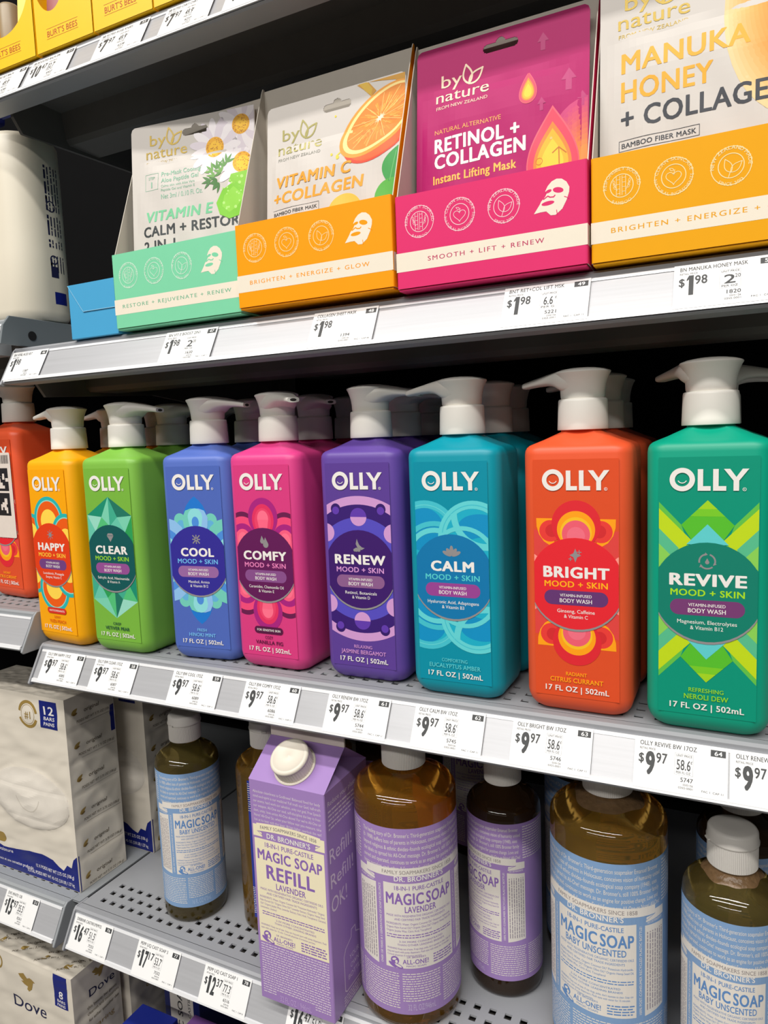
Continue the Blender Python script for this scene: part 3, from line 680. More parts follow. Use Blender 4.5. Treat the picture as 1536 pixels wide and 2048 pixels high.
def leaf(A, x, y, L, ang, w, mt, l):
    c, s = math.cos(math.radians(ang)), math.sin(math.radians(ang)); P = []
    for k in range(25):
        t = k / 12.0
        if t <= 1: X = t; Y = .24 * math.sin(math.pi * t ** .8)
        else: X = 2 - t; Y = -.24 * math.sin(math.pi * (2 - t) ** .8)
        P.append((x + L * (X * c - Y * s), y + L * (X * s + Y * c)))
    A.stroke(P, w, mt, l)
def leaf_fill(A, x, y, L, ang, fat, mt, l):
    c, s = math.cos(math.radians(ang)), math.sin(math.radians(ang)); P = []
    for k in range(24):
        t = k / 12.0
        X, Y = (t, fat * math.sin(math.pi * t ** .8)) if t <= 1 else (2 - t, -fat * math.sin(math.pi * (2 - t) ** .8))
        P.append((x + L * (X * c - Y * s), y + L * (X * s + Y * c)))
    A.poly(P, mt, l)
MASKP = [(-.62, -.72), (-.30, -.72), (-.05, -.98), (.22, -1), (.6, -.72), (.85, -.25), (.98, .15), (1, .42), (.84, .74), (.58, .95), (.30, 1), (.02, .9), (-.2, .68), (-.34, .42), (-.26, .28), (-.34, .12), (-.58, -.12), (-.66, -.28), (-1, -.76)]
def face_mask(A, cx, cy, w, h, mt, bg, l=2):
    A.poly([(cx + x * w, cy + y * h) for x, y in MASKP], mt, l)
    A.ell(cx + .38 * w, cy + .36 * h, .30 * w, .155 * h, bg, l + 1, rot=-14); A.ell(cx - .16 * w, cy + .38 * h, .18 * w, .09 * h, bg, l + 1, rot=16)
    A.ell(cx - .20 * w, cy - .28 * h, .36 * w, .12 * h, bg, l + 1, rot=4)
    A.stroke([(cx - .44 * w, cy - .02 * h), (cx - .2 * w, cy + .12 * h), (cx - .08 * w, cy + .04 * h), (cx + .12 * w, cy + .02 * h), (cx + .2 * w, cy + .1 * h)], .07 * h, bg, l + 1)
    A.stroke([(cx + .32 * w, cy - 1.0 * h), (cx + .28 * w, cy - .74 * h)], .045 * h, bg, l + 1); A.stroke([(cx + .98 * w, cy - .2 * h), (cx + .72 * w, cy - .06 * h)], .045 * h, bg, l + 1)

def display_box(label, x0, yf, z0, w, rgb, text, tcap_w, tx, line, hb=58.6, hk=168.0, dep=46.0):
    t = thing('display_box', label, 'display box', W(x0, yf, z0), 0, 'face mask display boxes')
    cm = mat('card_%d_%d_%d' % rgb, rgb, 0.55, 0.0, 0.02, 90, spec=0.22); W_ = w * mm; D = dep * mm; th = 0.0006
    ls = ink(*line)
    A = Art((0, 0, w, hb)); A.rect(0, 11.9, w, 23.6, CREAM, 1)
    for k, (kd, cx) in enumerate((('b', 16.7), ('h', 43.5), ('l', 71.3))): badge(A, kd, cx, 41.2, 9.8, ls)
    face_mask(A, 99.7, 40.9, 10.3, 9.9, CREAM, cm)
    A.text(text, tx, 16.6, 2.9, cm if rgb[1] > 60 and rgb[0] > 200 and rgb[2] < 60 else ink(*[int(v * .86) for v in rgb]), 2, 'C', 0.008, w=tcap_w, sp=1.25)
    g = G(); r = 1.2 * mm
    g.grid([[(0, r, z), (r * .3, r * .3, z), (r, 0, z), (W_ - r, 0, z), (W_ - r * .3, r * .3, z), (W_, r, z), (W_ - th, r, z), (W_ - r, th, z), (r, th, z), (th, r, z)] for z in (0.0015, hb * mm)], cm, True, True, True, False)
    fp = g.build('front_panel', t)
    g = G(); A.emit(g, lambda u, v, l: (u * mm, -0.00004 - 0.00002 * l, v * mm)); g.build('lettering', fp)
    prof = [(r, 0.0015), (r, hb * mm), (r + .002, hb * mm), (D - .004, hk * mm - .004), (D - .002, hk * mm), (D, hk * mm), (D, 0.0015)]
    for nm, xa in (('side_panel', 0.0), ('side_panel', W_ - th)):
        g = G(); a = [(xa, y, z) for y, z in prof]; b = [(xa + th, y, z) for y, z in prof]
        g.face(list(reversed(a)) if xa > 0 else a, CARD if xa > 0 else cm); g.face(b if xa > 0 else list(reversed(b)), cm if xa > 0 else CARD)
        for i in range(len(a)):
            j = (i + 1) % len(a); g.face([a[i], a[j], b[j], b[i]], CARD)
        g.face([(xa - .00003 if xa == 0 else xa + th + .00003, r, .0119), (xa - .00003 if xa == 0 else xa + th + .00003, D, .0119), (xa - .00003 if xa == 0 else xa + th + .00003, D, .0236), (xa - .00003 if xa == 0 else xa + th + .00003, r, .0236)], CREAM)
        g.build(nm, t)
    g = G(); g.box(th, D - th, 0.0015, W_ - th, D, (hk - 1.5) * mm, CARD); g.build('back_panel', t)
    g = G(); g.box(.0008, .0008, 0.0, W_ - .0008, D, 0.0014, cm); g.build('base_panel', t, 0.0005)
    return t

def packet(label, x0, yb, yt, w, h, mt, rgb_edge, art, yaw=0.0, z0=0.2235, hole=(46, 69, 147), dv=0.0):
    """A sealed foil packet: pillowed sheet with crimped edges, leaning back in its box."""
    t = thing('mask_packet', label, 'face mask packet', W(x0, yb, z0), 0, 'face mask packets')
    lean = math.atan2((yt - yb) * U, 0.168)
    t.rotation_euler = Matrix.Rotation(math.radians(yaw), 3, 'Z').to_euler() if False else (-lean, 0, math.radians(yaw))
    hx0, hx1, hy = hole
    def pil(u, v):
        a = min(u - 5, w - 5 - u) / 22.0; b = min(v - 5, h - 32 - v) / 20.0
        if a <= 0 or b <= 0: return 0.0
        return 2.6 * min(1, a) ** .6 * min(1, b) ** .6 + .25 * math.sin(u * .21 + v * .13)
    def slot(u, v):
        cx = min(max(u, hx0 + 2.7), hx1 - 2.7)
        return math.hypot(u - cx, v - hy) < 2.7 or math.hypot(u - (hx0 + hx1) / 2, v - hy - 1.9) < 3.4
    # outline with rounded top corners, as columns of cells; the hanging slot is cut out
    hn = [hx0 - 3 + .6 * k for k in range(int((hx1 - hx0 + 6) / .6) + 1)]; hvn = [hy - 3.3 + .55 * k for k in range(17)]
    us = sorted(set(hn + [w * k / 28 for k in range(29)] + [1, 3, w - 1, w - 3]))
    vs = sorted(set(hvn + [h * k / 34 for k in range(35)] + [h - 1, h - 3]))
    def top(u):
        r = 4.0; d = min(u, w - u)
        return h if d >= r else h - r + math.sqrt(max(0, r * r - (r - d) ** 2))
    g = G()
    def P(u, v, back): 
        v = min(v, top(u)); y = -pil(u, v) if not back else .35 + .6 * pil(u, v)
        return (u * mm, y * mm, v * mm)
    for a, b in zip(us, us[1:]):
        for c, d in zip(vs, vs[1:]):
            um, vm = (a + b) / 2, (c + d) / 2
            if slot(um, vm): continue
            g.face([P(a, c, 0), P(b, c, 0), P(b, d, 0), P(a, d, 0)], mt, True); g.face([P(a, d, 1), P(b, d, 1), P(b, c, 1), P(a, c, 1)], mt, True)
    n = 40; edge = [(0, h * k / n) for k in range(n + 1)] + [(w * k / n, h) for k in range(1, n + 1)] + [(w, h * (n - k) / n) for k in range(1, n + 1)]
    for (a, b), (c, d) in zip(edge, edge[1:]): g.face([P(a, b, 0), P(c, d, 0), P(c, d, 1), P(a, b, 1)], mt)
    body = g.build('pouch', t)
    A = Art((0.6, 0.6 - dv, w - 0.6, h - 0.6 - dv)); art(A, w, h); A.it = [(l, m_, [(x, y + dv) for x, y in p]) for l, m_, p in A.it]
    g = G()
    def fm(u, v, l): return (u * mm, (-pil(u, v) - 0.06) * mm - 0.000016 * l, v * mm)
    big = []
    for l, m_, p in A.it:                    # large shapes follow the pillow: cut them up both ways
        xs = [q[0] for q in p]; ys = [q[1] for q in p]
        Q = [p]
        if max(xs) - min(xs) > 3.0:
            R = []; i = math.floor(min(xs) / 2.5)
            while i * 2.5 < max(xs):
                q = clip_half(clip_half(p, (-1, 0), -i * 2.5), (1, 0), (i + 1) * 2.5); i += 1
                if len(q) >= 3: R.append(q)
            Q = R
        for q0 in Q:
            ys = [q[1] for q in q0]
            if max(ys) - min(ys) > 3.0:
                j = math.floor(min(ys) / 2.5)
                while j * 2.5 < max(ys):
                    q = clip_half(clip_half(q0, (0, -1), -j * 2.5), (0, 1), (j + 1) * 2.5); j += 1
                    if len(q) >= 3: big.append((l, m_, q))
            else: big.append((l, m_, q0))
    for l, m_, q in big:
        cu, cv = sum(p[0] for p in q) / len(q), sum(p[1] for p in q) / len(q)
        if slot(cu, cv): continue
        g.face([fm(x, y, l) for x, y in q], m_, True)
    g.build('printed_artwork', t)
    return t
def brand(A, x, y, k, mt, m2):
    # word mark with two leaves; x is its left edge, y the base of its second line, k its width
    s = k / 36.0
    A.text('by', x + 3.4 * s, y + 9.6 * s, 8.4 * s, mt, 6, 'L', 0.004, w=14.2 * s)
    A.text('nature', x, y, 8.2 * s, mt, 6, 'L', 0.004, w=36 * s)
    leaf(A, x + 22.4 * s, y + 8.6 * s, 12.4 * s, 100, 1.15 * s, mt, 6); leaf(A, x + 22.6 * s, y + 8.4 * s, 12.0 * s, 42, 1.15 * s, mt, 6)
    A.text('FROM NEW ZEALAND', x + .3 * s, y - 4.6 * s, 2.2 * s, m2, 6, 'L', 0.0, w=35 * s)
GOLD = mat('gold_foil', (150, 128, 62), 0.32, 0.6, 0.05)
DGOLD = mat('olive_foil', (128, 122, 72), 0.35, 0.55, 0.05)
PKW = mat('white_pouch', (206, 200, 194), 0.46, 0.0, 0.02, 40, bump=0.06, spec=0.3)
PKP = mat('pink_pouch', (178, 26, 104), 0.46, 0.0, 0.03, 40, bump=0.06, spec=0.22)
def art_vite(A, w, h):
    brand(A, 14, 139, 38, GOLD, GOLD)
    gt = ink(132, 186, 158); gd = ink(116, 198, 150)
    A.frame(13.5, 113.5, 26, 126.5, .25, gt, 3); A.text('STEP', 19.7, 122, 2.2, gt, 4); A.text('1', 19.7, 115.4, 4.8, gt, 4, bold=.03)
    A.text('Pre-Mask Cooling', 29, 123.2, 3.6, gt, 4, 'L', .012, w=36); A.text('Aloe Peptide Gel', 29, 118, 3.6, gt, 4, 'L', .012, w=34)
    A.text('Calms skin with Aloe Vera', 29, 114.2, 2.0, gt, 4, 'L', w=31); A.text('Peptide Gel and Vitamin E', 29, 111, 2.0, gt, 4, 'L', w=31)
    A.text('Net 3ml / 0.10 Fl. Oz.', 29, 105, 4.0, gt, 4, 'L', w=38)
    A.text('VITAMIN E', 13, 88.5, 8.2, gd, 4, 'L', .035, w=62, shear=.18); A.text('CALM + RESTORE', 11, 77, 8.2, ink(52, 58, 60), 4, 'L', .03, w=93); A.text('2-IN-1', 11, 65.5, 8.2, ink(52, 58, 60), 4, 'L', .03, w=30)
    pet = ink(222, 212, 222); pet2 = ink(238, 232, 236); yel = ink(236, 172, 12); yd = ink(190, 122, 10)
    for cx, cy, R, n, ph in ((100, 153, 21, 15, 5), (77, 139, 22, 15, 0), (101, 124, 22, 14, 9)):
        for k in range(n):
            a = 360.0 * k / n + ph; c, s = math.cos(math.radians(a)), math.sin(math.radians(a))
            A.ell(cx + c * R * .6, cy + s * R * .6, R * .44, R * .155, pet if k % 2 else pet2, 7, rot=a, n=18)
        A.disc(cx, cy, R * .36, yel, 9); A.disc(cx + .6, cy - .6, R * .25, ink(246, 192, 30), 10)
        rr = random.Random(int(cx))
        for k in range(46):
            a, q = rr.uniform(0, 6.28), R * .34 * math.sqrt(rr.random()); A.disc(cx + q * math.cos(a), cy + q * math.sin(a), .45, yd, 11, 7)
    gr = [ink(86, 140, 66), ink(110, 160, 80), ink(70, 120, 60)]
    for k, (x, y, a) in enumerate(((84, 118, 160), (84, 118, 120), (80, 113, 200), (86, 122, 100), (78, 116, 170), (82, 110, 215), (88, 125, 60), (76, 120, 140), (74, 113, 190), (80, 121, 95))):
        for d in (-38, 0, 38): leaf_fill(A, x, y, 8, a + d, .13, gr[k % 3], 12)
    for P, c in (([(111, 123), (108, 118), (92, 115.5), (90, 110), (101, 104), (111, 106)], (132, 198, 52)), ([(95, 110), (84, 104), (79, 95), (82, 86), (90, 82), (98, 84), (106, 92), (111, 96), (111, 108), (101, 106)], (122, 196, 40))): A.poly(P, ink(*c), 14)
    A.poly([(94, 106), (86, 100), (84, 92), (90, 87), (96, 90), (103, 98)], ink(140, 208, 62), 15)
    rr = random.Random(4)
    for k in range(26):
        x, y = rr.uniform(84, 108), rr.uniform(88, 116)
        A.disc(x, y, rr.uniform(.5, 1.3), ink(176, 226, 120), 16, 12)
def art_vitc(A, w, h):
    brand(A, 10, 112, 37, DGOLD, ink(150, 150, 140))
    oc = ink(236, 158, 28)
    A.text('VITAMIN C', 8.5, 88.0, 8.0, oc, 16, 'L', .035, w=63, shear=.14); A.text('+COLLAGEN', 6, 76.6, 8.2, oc, 4, 'L', .035, w=75, shear=.14)
    A.frame(5, 67, 46, 72.6, .25, ink(50, 50, 50), 3); A.text('BAMBOO FIBER MASK', 25.5, 68.4, 2.6, ink(40, 40, 40), 4, bold=.02, w=38)
    # half orange
    A.ell(92, 113, 29, 17.5, ink(222, 60, 18), 5, rot=30); A.ell(93, 112, 26, 15, ink(232, 92, 24), 6, rot=30)
    A.ell(91.5, 120, 33, 17.5, ink(226, 150, 36), 7, rot=33); A.ell(92.2, 120.6, 31, 15.6, ink(246, 220, 140), 8, rot=33); A.ell(93, 121, 28.5, 13.8, ink(222, 130, 14), 9, rot=33)
    c, s = math.cos(math.radians(33)), math.sin(math.radians(33))
    def E(a, q, rx=28.0, ry=13.4): x, y = rx * q * math.cos(a), ry * q * math.sin(a); return (93 + x * c - y * s, 121 + x * s + y * c)
    rr = random.Random(8); fib = [ink(238, 166, 40), ink(206, 108, 6), ink(248, 196, 90)]
    for k in range(170):
        a = rr.uniform(0, 6.283); q0 = rr.uniform(.16, .6); q1 = min(1, q0 + rr.uniform(.12, .4)); A.stroke([E(a, q0), E(a + .02, q1)], .3, fib[k % 3], 10)
    for k in range(11): A.stroke([E(k * .571, .12), E(k * .571, .98)], .3, ink(246, 206, 120), 11)
    A.poly([E(k * 6.283 / 18, .17 if k % 2 else .08) for k in range(18)], ink(252, 236, 200), 12)
    A.poly([(75, h - 1), (80, 143), (86, 137), (90, 140), (84, 147), (92, 146), (104, 144), (111.5, 138), (111.5, h - 1)], ink(196, 140, 20), 5); A.poly([(70, 150), (77, 147), (82, 141), (86, 138), (87, 142), (83, 147), (76, 151)], ink(206, 166, 34), 6)
    for x, y, r in ((56, 103, 1), (61, 100, 1.4), (58, 130, .8), (67, 101, .8)): A.disc(x, y, r, ink(232, 204, 60), 6, 12)
    A.stroke([(60, 101), (66, 105), (72, 106)], 1.0, ink(236, 206, 70), 6)
    leaf_fill(A, 100, 76, 25, 74, .3, ink(46, 150, 64), 13); leaf_fill(A, 90, 66, 26, 28, .26, ink(76, 168, 50), 13); leaf_fill(A, 111, 92, 16, 80, .3, ink(34, 130, 56), 12); A.stroke([(101, 77), (106, 98)], .4, ink(110, 190, 110), 14)
    A.disc(67, 60, 14, ink(244, 186, 60), 5)
def drop(A, cx, top, bot, w, cols, l):
    h = top - bot
    for k, (q, mt) in enumerate(cols):
        P = []
        for i in range(40):
            t = 2 * math.pi * i / 40; P.append((cx + q * w / 2 * math.sin(t) * math.sin(t / 2) ** 1.15 * 1.12, bot + h / 2 + (1 - q) * -h * .16 + q * h / 2 * math.cos(t)))
        A.poly(P, mt, l + k)
def art_retinol(A, w, h):
    lt = ink(246, 218, 190); oy = ink(250, 186, 80)
    for k in range(10): A.ell(113 - k * .3, 66, 27 - k * 2.2, 38 - k * 3.2, ink(200 + 4 * k, 46 + 11 * k, 114 - 6 * k), .2 + .14 * k)
    for x, y, s in ((100, 116, .75), (84, 104, .45), (108, 103, .5), (84, 143, .6)): A.poly([(x, y + 9 * s), (x + 6 * s, y), (x + 2.4 * s, y), (x + 2.4 * s, y - 9 * s), (x - 2.4 * s, y - 9 * s), (x - 2.4 * s, y), (x - 6 * s, y)], ink(182, 38, 112), 2)
    brand(A, 14, 121, 36, lt, lt)
    A.text('NATURAL ALTERNATIVE', 13.5, 100.6, 3.0, ink(240, 170, 90), 4, 'L', w=45)
    A.text('RETINOL +', 13.5, 88.6, 9.2, INKW, 4, 'L', .04, w=57); A.text('COLLAGEN', 13.5, 78.2, 9.2, INKW, 4, 'L', .04, w=61); A.text('Instant Lifting Mask', 12.5, 68.6, 5.6, oy, 4, 'L', .03, w=56)
    A.text('BAMBOO FIBER MASK', 14, 58, 3, INKW, 4, 'L', w=40)
    c1 = [(1.0, ink(236, 90, 110)), (.95, ink(226, 60, 90)), (.72, ink(240, 130, 40)), (.6, ink(246, 176, 20)), (.42, ink(250, 200, 40))]
    drop(A, 75.4, 126.5, 106.3, 13.6, c1, 6); drop(A, 90.8, 101.5, 50, 38, c1, 6)
    A.ring(83, 69, 1.8, 2.2, ink(210, 120, 20), 14); A.disc(90, 82, .8, ink(250, 190, 110), 14)
    A.stroke([(95, 66), (94.6, 76), (91, 73)], .7, ink(190, 110, 10), 14); A.stroke([(94.6, 76), (99, 72)], .7, ink(190, 110, 10), 14)
def art_honey(A, w, h):
    for k in range(12): A.ell(103 + k * .4, 124 + k * .6, 38 - k * 1.6, 60 - k * 2.3, ink(232 + (k > 6) * 4, 202 - 6 * k, 146 - 11 * k), .2 + .14 * k)
    A.ell(112, 150, 34, 16, ink(240, 140, 10), 2); A.disc(112, 92, 6, ink(226, 140, 30), 2); A.disc(109, 88, 2.4, ink(250, 200, 100), 3)
    A.stroke([(96, 118), (97, 106), (95, 98)], .8, ink(250, 222, 170), 3)
    brand(A, 10, 132, 38, GOLD, GOLD)
    hy = ink(232, 166, 16)
    A.text('MANUKA', 12, 107, 11.6, hy, 4, 'L', .025, w=66); A.text('HONEY', 12, 91, 11.6, hy, 4, 'L', .025, w=48)
    A.text('+ COLLAGEN', 12, 75.6, 11.4, ink(44, 48, 58), 4, 'L', .025, w=85)
    A.frame(11, 63.6, 53.5, 69.4, .3, ink(44, 48, 58), 3); A.text('BAMBOO FIBER MASK', 32.2, 65.1, 2.9, ink(44, 48, 58), 4, bold=.02, w=39.5)
ZB = 0.2195
display_box('mint green display box of face masks, beside the blue carton', -1.068, 1.02, ZB, 124.5, (124, 208, 166), 'RESTORE + REJUVENATE + RENEW', 108, 62.5, (206, 234, 214))
display_box('orange display box of face masks, pushed over the shelf lip', -.7705, 1.012, ZB + .004, 124.0, (250, 156, 0), 'BRIGHTEN + ENERGIZE + GLOW', 96, 59, (252, 214, 150))
display_box('hot pink display box of face masks', -.4715, 1.016, ZB - .001, 120.0, (222, 48, 110), 'SMOOTH + LIFT + RENEW', 73.5, 58.5, (244, 196, 204))
display_box('golden yellow display box of face masks at the frame edge', -.1825, 1.022, ZB - .001, 120.0, (234, 164, 4), 'BRIGHTEN + ENERGIZE + GLOW', 96, 59, (250, 220, 160))
packet('white face mask packet with daisies and aloe, in the mint green box', -1.051, 1.052, 1.084, 112, 161, PKW, None, art_vite, yaw=8.0, hole=(48, 71, 150), dv=-5.0)
packet('white face mask packet with a cut orange on it, in the orange box', -.7455, 1.058, 1.098, 112, 148, PKW, None, art_vitc, hole=(48, 70.5, 137))
packet('pink face mask packet with amber drops on it, in the pink box', -.4625, 1.066, 1.105, 112, 158, PKP, None, art_retinol, hole=(45.6, 68.5, 148))
packet('white face mask packet with a honey jar on it, in the golden yellow box', -.1785, 1.060, 1.085, 112, 158, PKW, None, art_honey, hole=(45.6, 68.5, 148))
# second packets a little behind the first in two boxes
# blue carton lying at the end of the row
bc = mat('card_sky_blue', (72, 162, 210), 0.42, 0.0, 0.02, 90); t = thing('carton', 'plain sky blue carton with a folded end flap, beside the mint green box', 'carton', W(-1.203, 1.03, ZM + .0005))
g = G(); w_, h_, d_ = 54 * mm, 44.5 * mm, 60 * mm
g.box(0, 0, 0, w_, d_, h_, bc); g.build('box_body', t, 0.0006)
g = G(); P = [(0.4, 44.0), (16.5, 21.5), (53.6, 21.5), (53.6, 44.2)]
g.grid([[(x * mm, -.0001, y * mm) for x, y in P], [(x * mm, -.0007, y * mm) for x, y in P]], bc, True, True, True, False)
for a, b in (((0.4, 44.0), (16.5, 21.5)), ((16.5, 21.5), (53.6, 21.5))):
    dx, dy = b[0] - a[0], b[1] - a[1]; L = math.hypot(dx, dy); nx, ny = -dy / L * .25, dx / L * .25
    g.face([((a[0] + nx) * mm, -.00075, (a[1] + ny) * mm), ((a[0] - nx) * mm, -.00075, (a[1] - ny) * mm), ((b[0] - nx) * mm, -.00075, (b[1] - ny) * mm), ((b[0] + nx) * mm, -.00075, (b[1] + ny) * mm)], ink(140, 196, 226))
g.build('end_flap', t)

# ------------------------------------------------------------------ liquid soap bottles
AMBER = mat('amber_soap', (252, 178, 64), 0.04, 0.0, 0.03, 30, trans=0.92, ior=1.42)
HONEYC = mat('golden_soap', (242, 190, 90), 0.04, 0.0, 0.03, 30, trans=0.92, ior=1.42)
OLIVE = mat('olive_soap', (196, 172, 100), 0.04, 0.0, 0.03, 30, trans=0.92, ior=1.42)
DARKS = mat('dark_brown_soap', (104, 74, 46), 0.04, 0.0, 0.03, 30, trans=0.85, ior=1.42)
FOAM = mat('soap_foam', (120, 94, 66), 0.28, 0.0, 0.35, 260, bump=0.8)
CAPW = mat('flip_cap_white', (226, 222, 216), 0.42, 0.0, 0.02, 80)
LAV = ink(160, 130, 189); BLU = ink(128, 161, 202); LBG = ink(228, 222, 214); LBG2 = ink(232, 226, 216)
HEAL = ["The healing story of Dr. Bronner's: Third-generation soapmaker Emanuel Bronner", '(b. 1908) suffers loss of parents in Holocaust, conceives vision of humanity united',
        'beyond religious & ethnic divides\u2013founds ecological soap company (1948), uses', "the labels to spread his All-One! message. Dr. Bronner's, still 100% Bronner family",
        'owned and operated, continues to work as an engine for positive change. Love and', 'honor ourselves, each other, & Spaceship Earth! For we are All-One or None! All-One!']
def globe(A, x, y, r, mt, bg, l=4):
    A.disc(x, y, r, mt, l); A.ell(x - r * .15, y + r * .3, r * .5, r * .28, bg, l + 1, rot=20, n=14); A.ell(x + r * .35, y - r * .3, r * .3, r * .4, bg, l + 1, n=14)
    A.ell(x + .7 * r, y - 1.3 * r, 1.3 * r, .5 * r, mt, l, rot=-24, n=20); A.ell(x - .6 * r, y - 1.15 * r, 1.1 * r, .42 * r, mt, l, rot=-32, n=20); A.ell(x + .75 * r, y - 1.22 * r, .9 * r, .26 * r, bg, l + 1, rot=-24, n=16)
def soap_art(col, dcol, kind, size):
    A = Art()
    A.rect(-112, 13.3, 112, 159.4, col, 1)
    tx = LBG
    for i, s in enumerate(HEAL): A.text(s, -45.5, 152.6 - 5.05 * i, 3.3, tx, 3, 'L', 0.0, w=(91, 93, 90, 92, 91, 93)[i])
    for sg in (-1, 1):
        for i in range(13): A.words(sg * 79 - 29, sg * 79 + 29, 155.5 - 2.35 * i, 0.8, tx, 3, seed=i + (50 if sg > 0 else 0))
    arch = lambda x: 1.6 * (1 - (x / 43.0) ** 2)
    # ribbon
    for sg in (-1, 1):
        A.poly([(sg * 52, 124.0), (sg * 43, 124.4), (sg * 43, 121.0), (sg * 35, 120.6), (sg * 35, 117.2), (sg * 52, 118.0)], LBG, 3)
        A.stroke([(sg * 43, 121.4), (sg * 35.2, 118.6), (sg * 35.2, 121.6)], .3, dcol, 5)
    n = 22
    for k in range(n):
        a, b = -43 + 86 * k / n, -43 + 86 * (k + 1) / n
        A.raw([(a, 121.3 + arch(a)), (b, 121.3 + arch(b)), (b, 127.6 + arch(b)), (a, 127.6 + arch(a))], LBG, 4, False)
    A.text('FAMILY SOAPMAKERS SINCE 1858', 0, 123.0, 3.0, ink(150, 142, 142), 6, 'C', 0.004, w=57, arch=arch)
    A.text("DR. BRONNER'S", 0, 118.9, 3.9, INKW, 5, 'C', 0.02, w=38.5)
    A.rect(-27.8, 50.5, 27.8, 117.2, LBG, 3)
    A.text('18-IN-1 PURE-CASTILE', 0, 112, 3.4, dcol, 5, 'C', 0.012, w=38.5)
    A.text('MAGIC', -11.8, 101.0, 9.0, dcol, 5, 'C', 0.03, w=28.5); A.text('SOAP', 15.2, 101.0, 9.0, dcol, 5, 'C', 0.03, w=22)
    if kind == 'LAVENDER': A.text(kind, 0, 94.6, 5.0, dcol, 5, 'C', 0.018, w=24)
    else: A.text(kind, 0, 94.6, 5.0, dcol, 5, 'C', 0.018, w=42)
    A.text('MADE WITH REGENERATIVE ORGANIC CERTIFIED\u00ae OILS', 0, 91.2, 1.75, dcol, 5, 'C', 0.0, w=52); A.text('AND CERTIFIED FAIR TRADE INGREDIENTS', 0, 88.3, 1.75, dcol, 5, 'C', 0.0, w=40)
    tl = ['INGREDIENTS: Water, Organic Coconut Oil,* Potassium Hydroxide,', 'Organic Palm Kernel Oil,* Organic Olive Oil,* Organic Hemp Seed Oil,', 'Organic Jojoba Wax, Citric Acid, Tocopherol']
    for i, s in enumerate(tl): A.text(s, -26.4, 84.8 - 2.75 * i, 1.7, dcol, 5, 'L', 0.0, w=(52, 52.5, 34)[i])
    for i in range(2): A.words(-26.4, 26, 76.4 - 1.9 * i, .75, dcol, 5, seed=70 + i)
    A.text('2-3X MORE CONCENTRATED', 0, 71.0, 1.5, dcol, 5, 'C', 0.004, w=34); A.text('THAN OTHER LEADING BRANDS', 0, 68.4, 1.5, dcol, 5, 'C', 0.004, w=37)
    wl = ['WARNING! Keep out of eyes. If cap clogs, poke, don\'t squeeze to clear. Soap can', 'clog and spurt with pump dispensers. Flush eyes with water for 15 minutes.', 'Consult physician if irritation persists.']
    for i, s in enumerate(wl): A.text(s, -26.4, 65.2 - 2.5 * i, 1.55, dcol, 5, 'L', 0.0, w=(52, 50, 26)[i])
    globe(A, -20.8, 56.4, 3.2, dcol, LBG); A.text("DR. BRONNER'S", -4.5, 58.8, 1.4, dcol, 5, 'C', 0.006, w=14); A.text('ALL-ONE!', -5.2, 54.0, 3.8, dcol, 5, 'C', 0.02, w=19.5); A.text('MAGIC SOAPS', -4.8, 51.7, 1.4, dcol, 5, 'C', 0.006, w=15)
    for i in range(4): A.words(8.5, 26.5, 58.6 - 2.0 * i, .9, dcol, 5, seed=90 + i)
    for sg in (-1, 1):
        xa, xb = (-52, -34.2) if sg < 0 else (34.2, 52)
        A.poly([(xa, 113.2 if sg < 0 else 115), (xb, 115 if sg < 0 else 113.2), (xb, 50.2 if sg < 0 else 52), (xa, 52 if sg < 0 else 50.2)][::-1], LBG, 3)
        for i in range(7): A.words(54, 110, xa + 1.6 + 2.3 * i, .85, ink(150, 140, 150), 5, seed=120 + i + 9 * sg, vert=True)
        A.text('OVER 150 YEARS & 5 GENERATIONS OF SOAP EXCELLENCE' if sg < 0 else '100% POST-CONSUMER RECYCLED PLASTIC BOTTLE!', sg * 31.0 + .8, 83.5, 1.9, INKW, 4, 'C', 0.008, w=63, rot=90)
        A.text('PLANT BASED!' if sg < 0 else 'NO DETERGENTS!', sg * 43.2, 115.6, 1.6, INKW, 4, 'C', 0.006, w=14)
    for a, b, sd in ((-52, -18, 1), (-15.5, 14, 2), (16.5, 52, 3), (-110, -55, 4), (55, 110, 5)):
        for i in range(15):
            y = 45.5 - 1.95 * i
            if a == -15.5 and y < 24: continue
            A.words(a, b, y, .7, tx, 3, seed=sd * 40 + i)
    A.text(size, -1.2, 16.9, 5.0, mat('ghost_ink', (196, 180, 214), .5) if dcol is not BLUD else mat('ghost_ink_blue', (176, 200, 228), .5), 4, 'C', 0.0, w=21.5)
    return A
LAVD = ink(140, 104, 180); BLUD = ink(96, 140, 196)
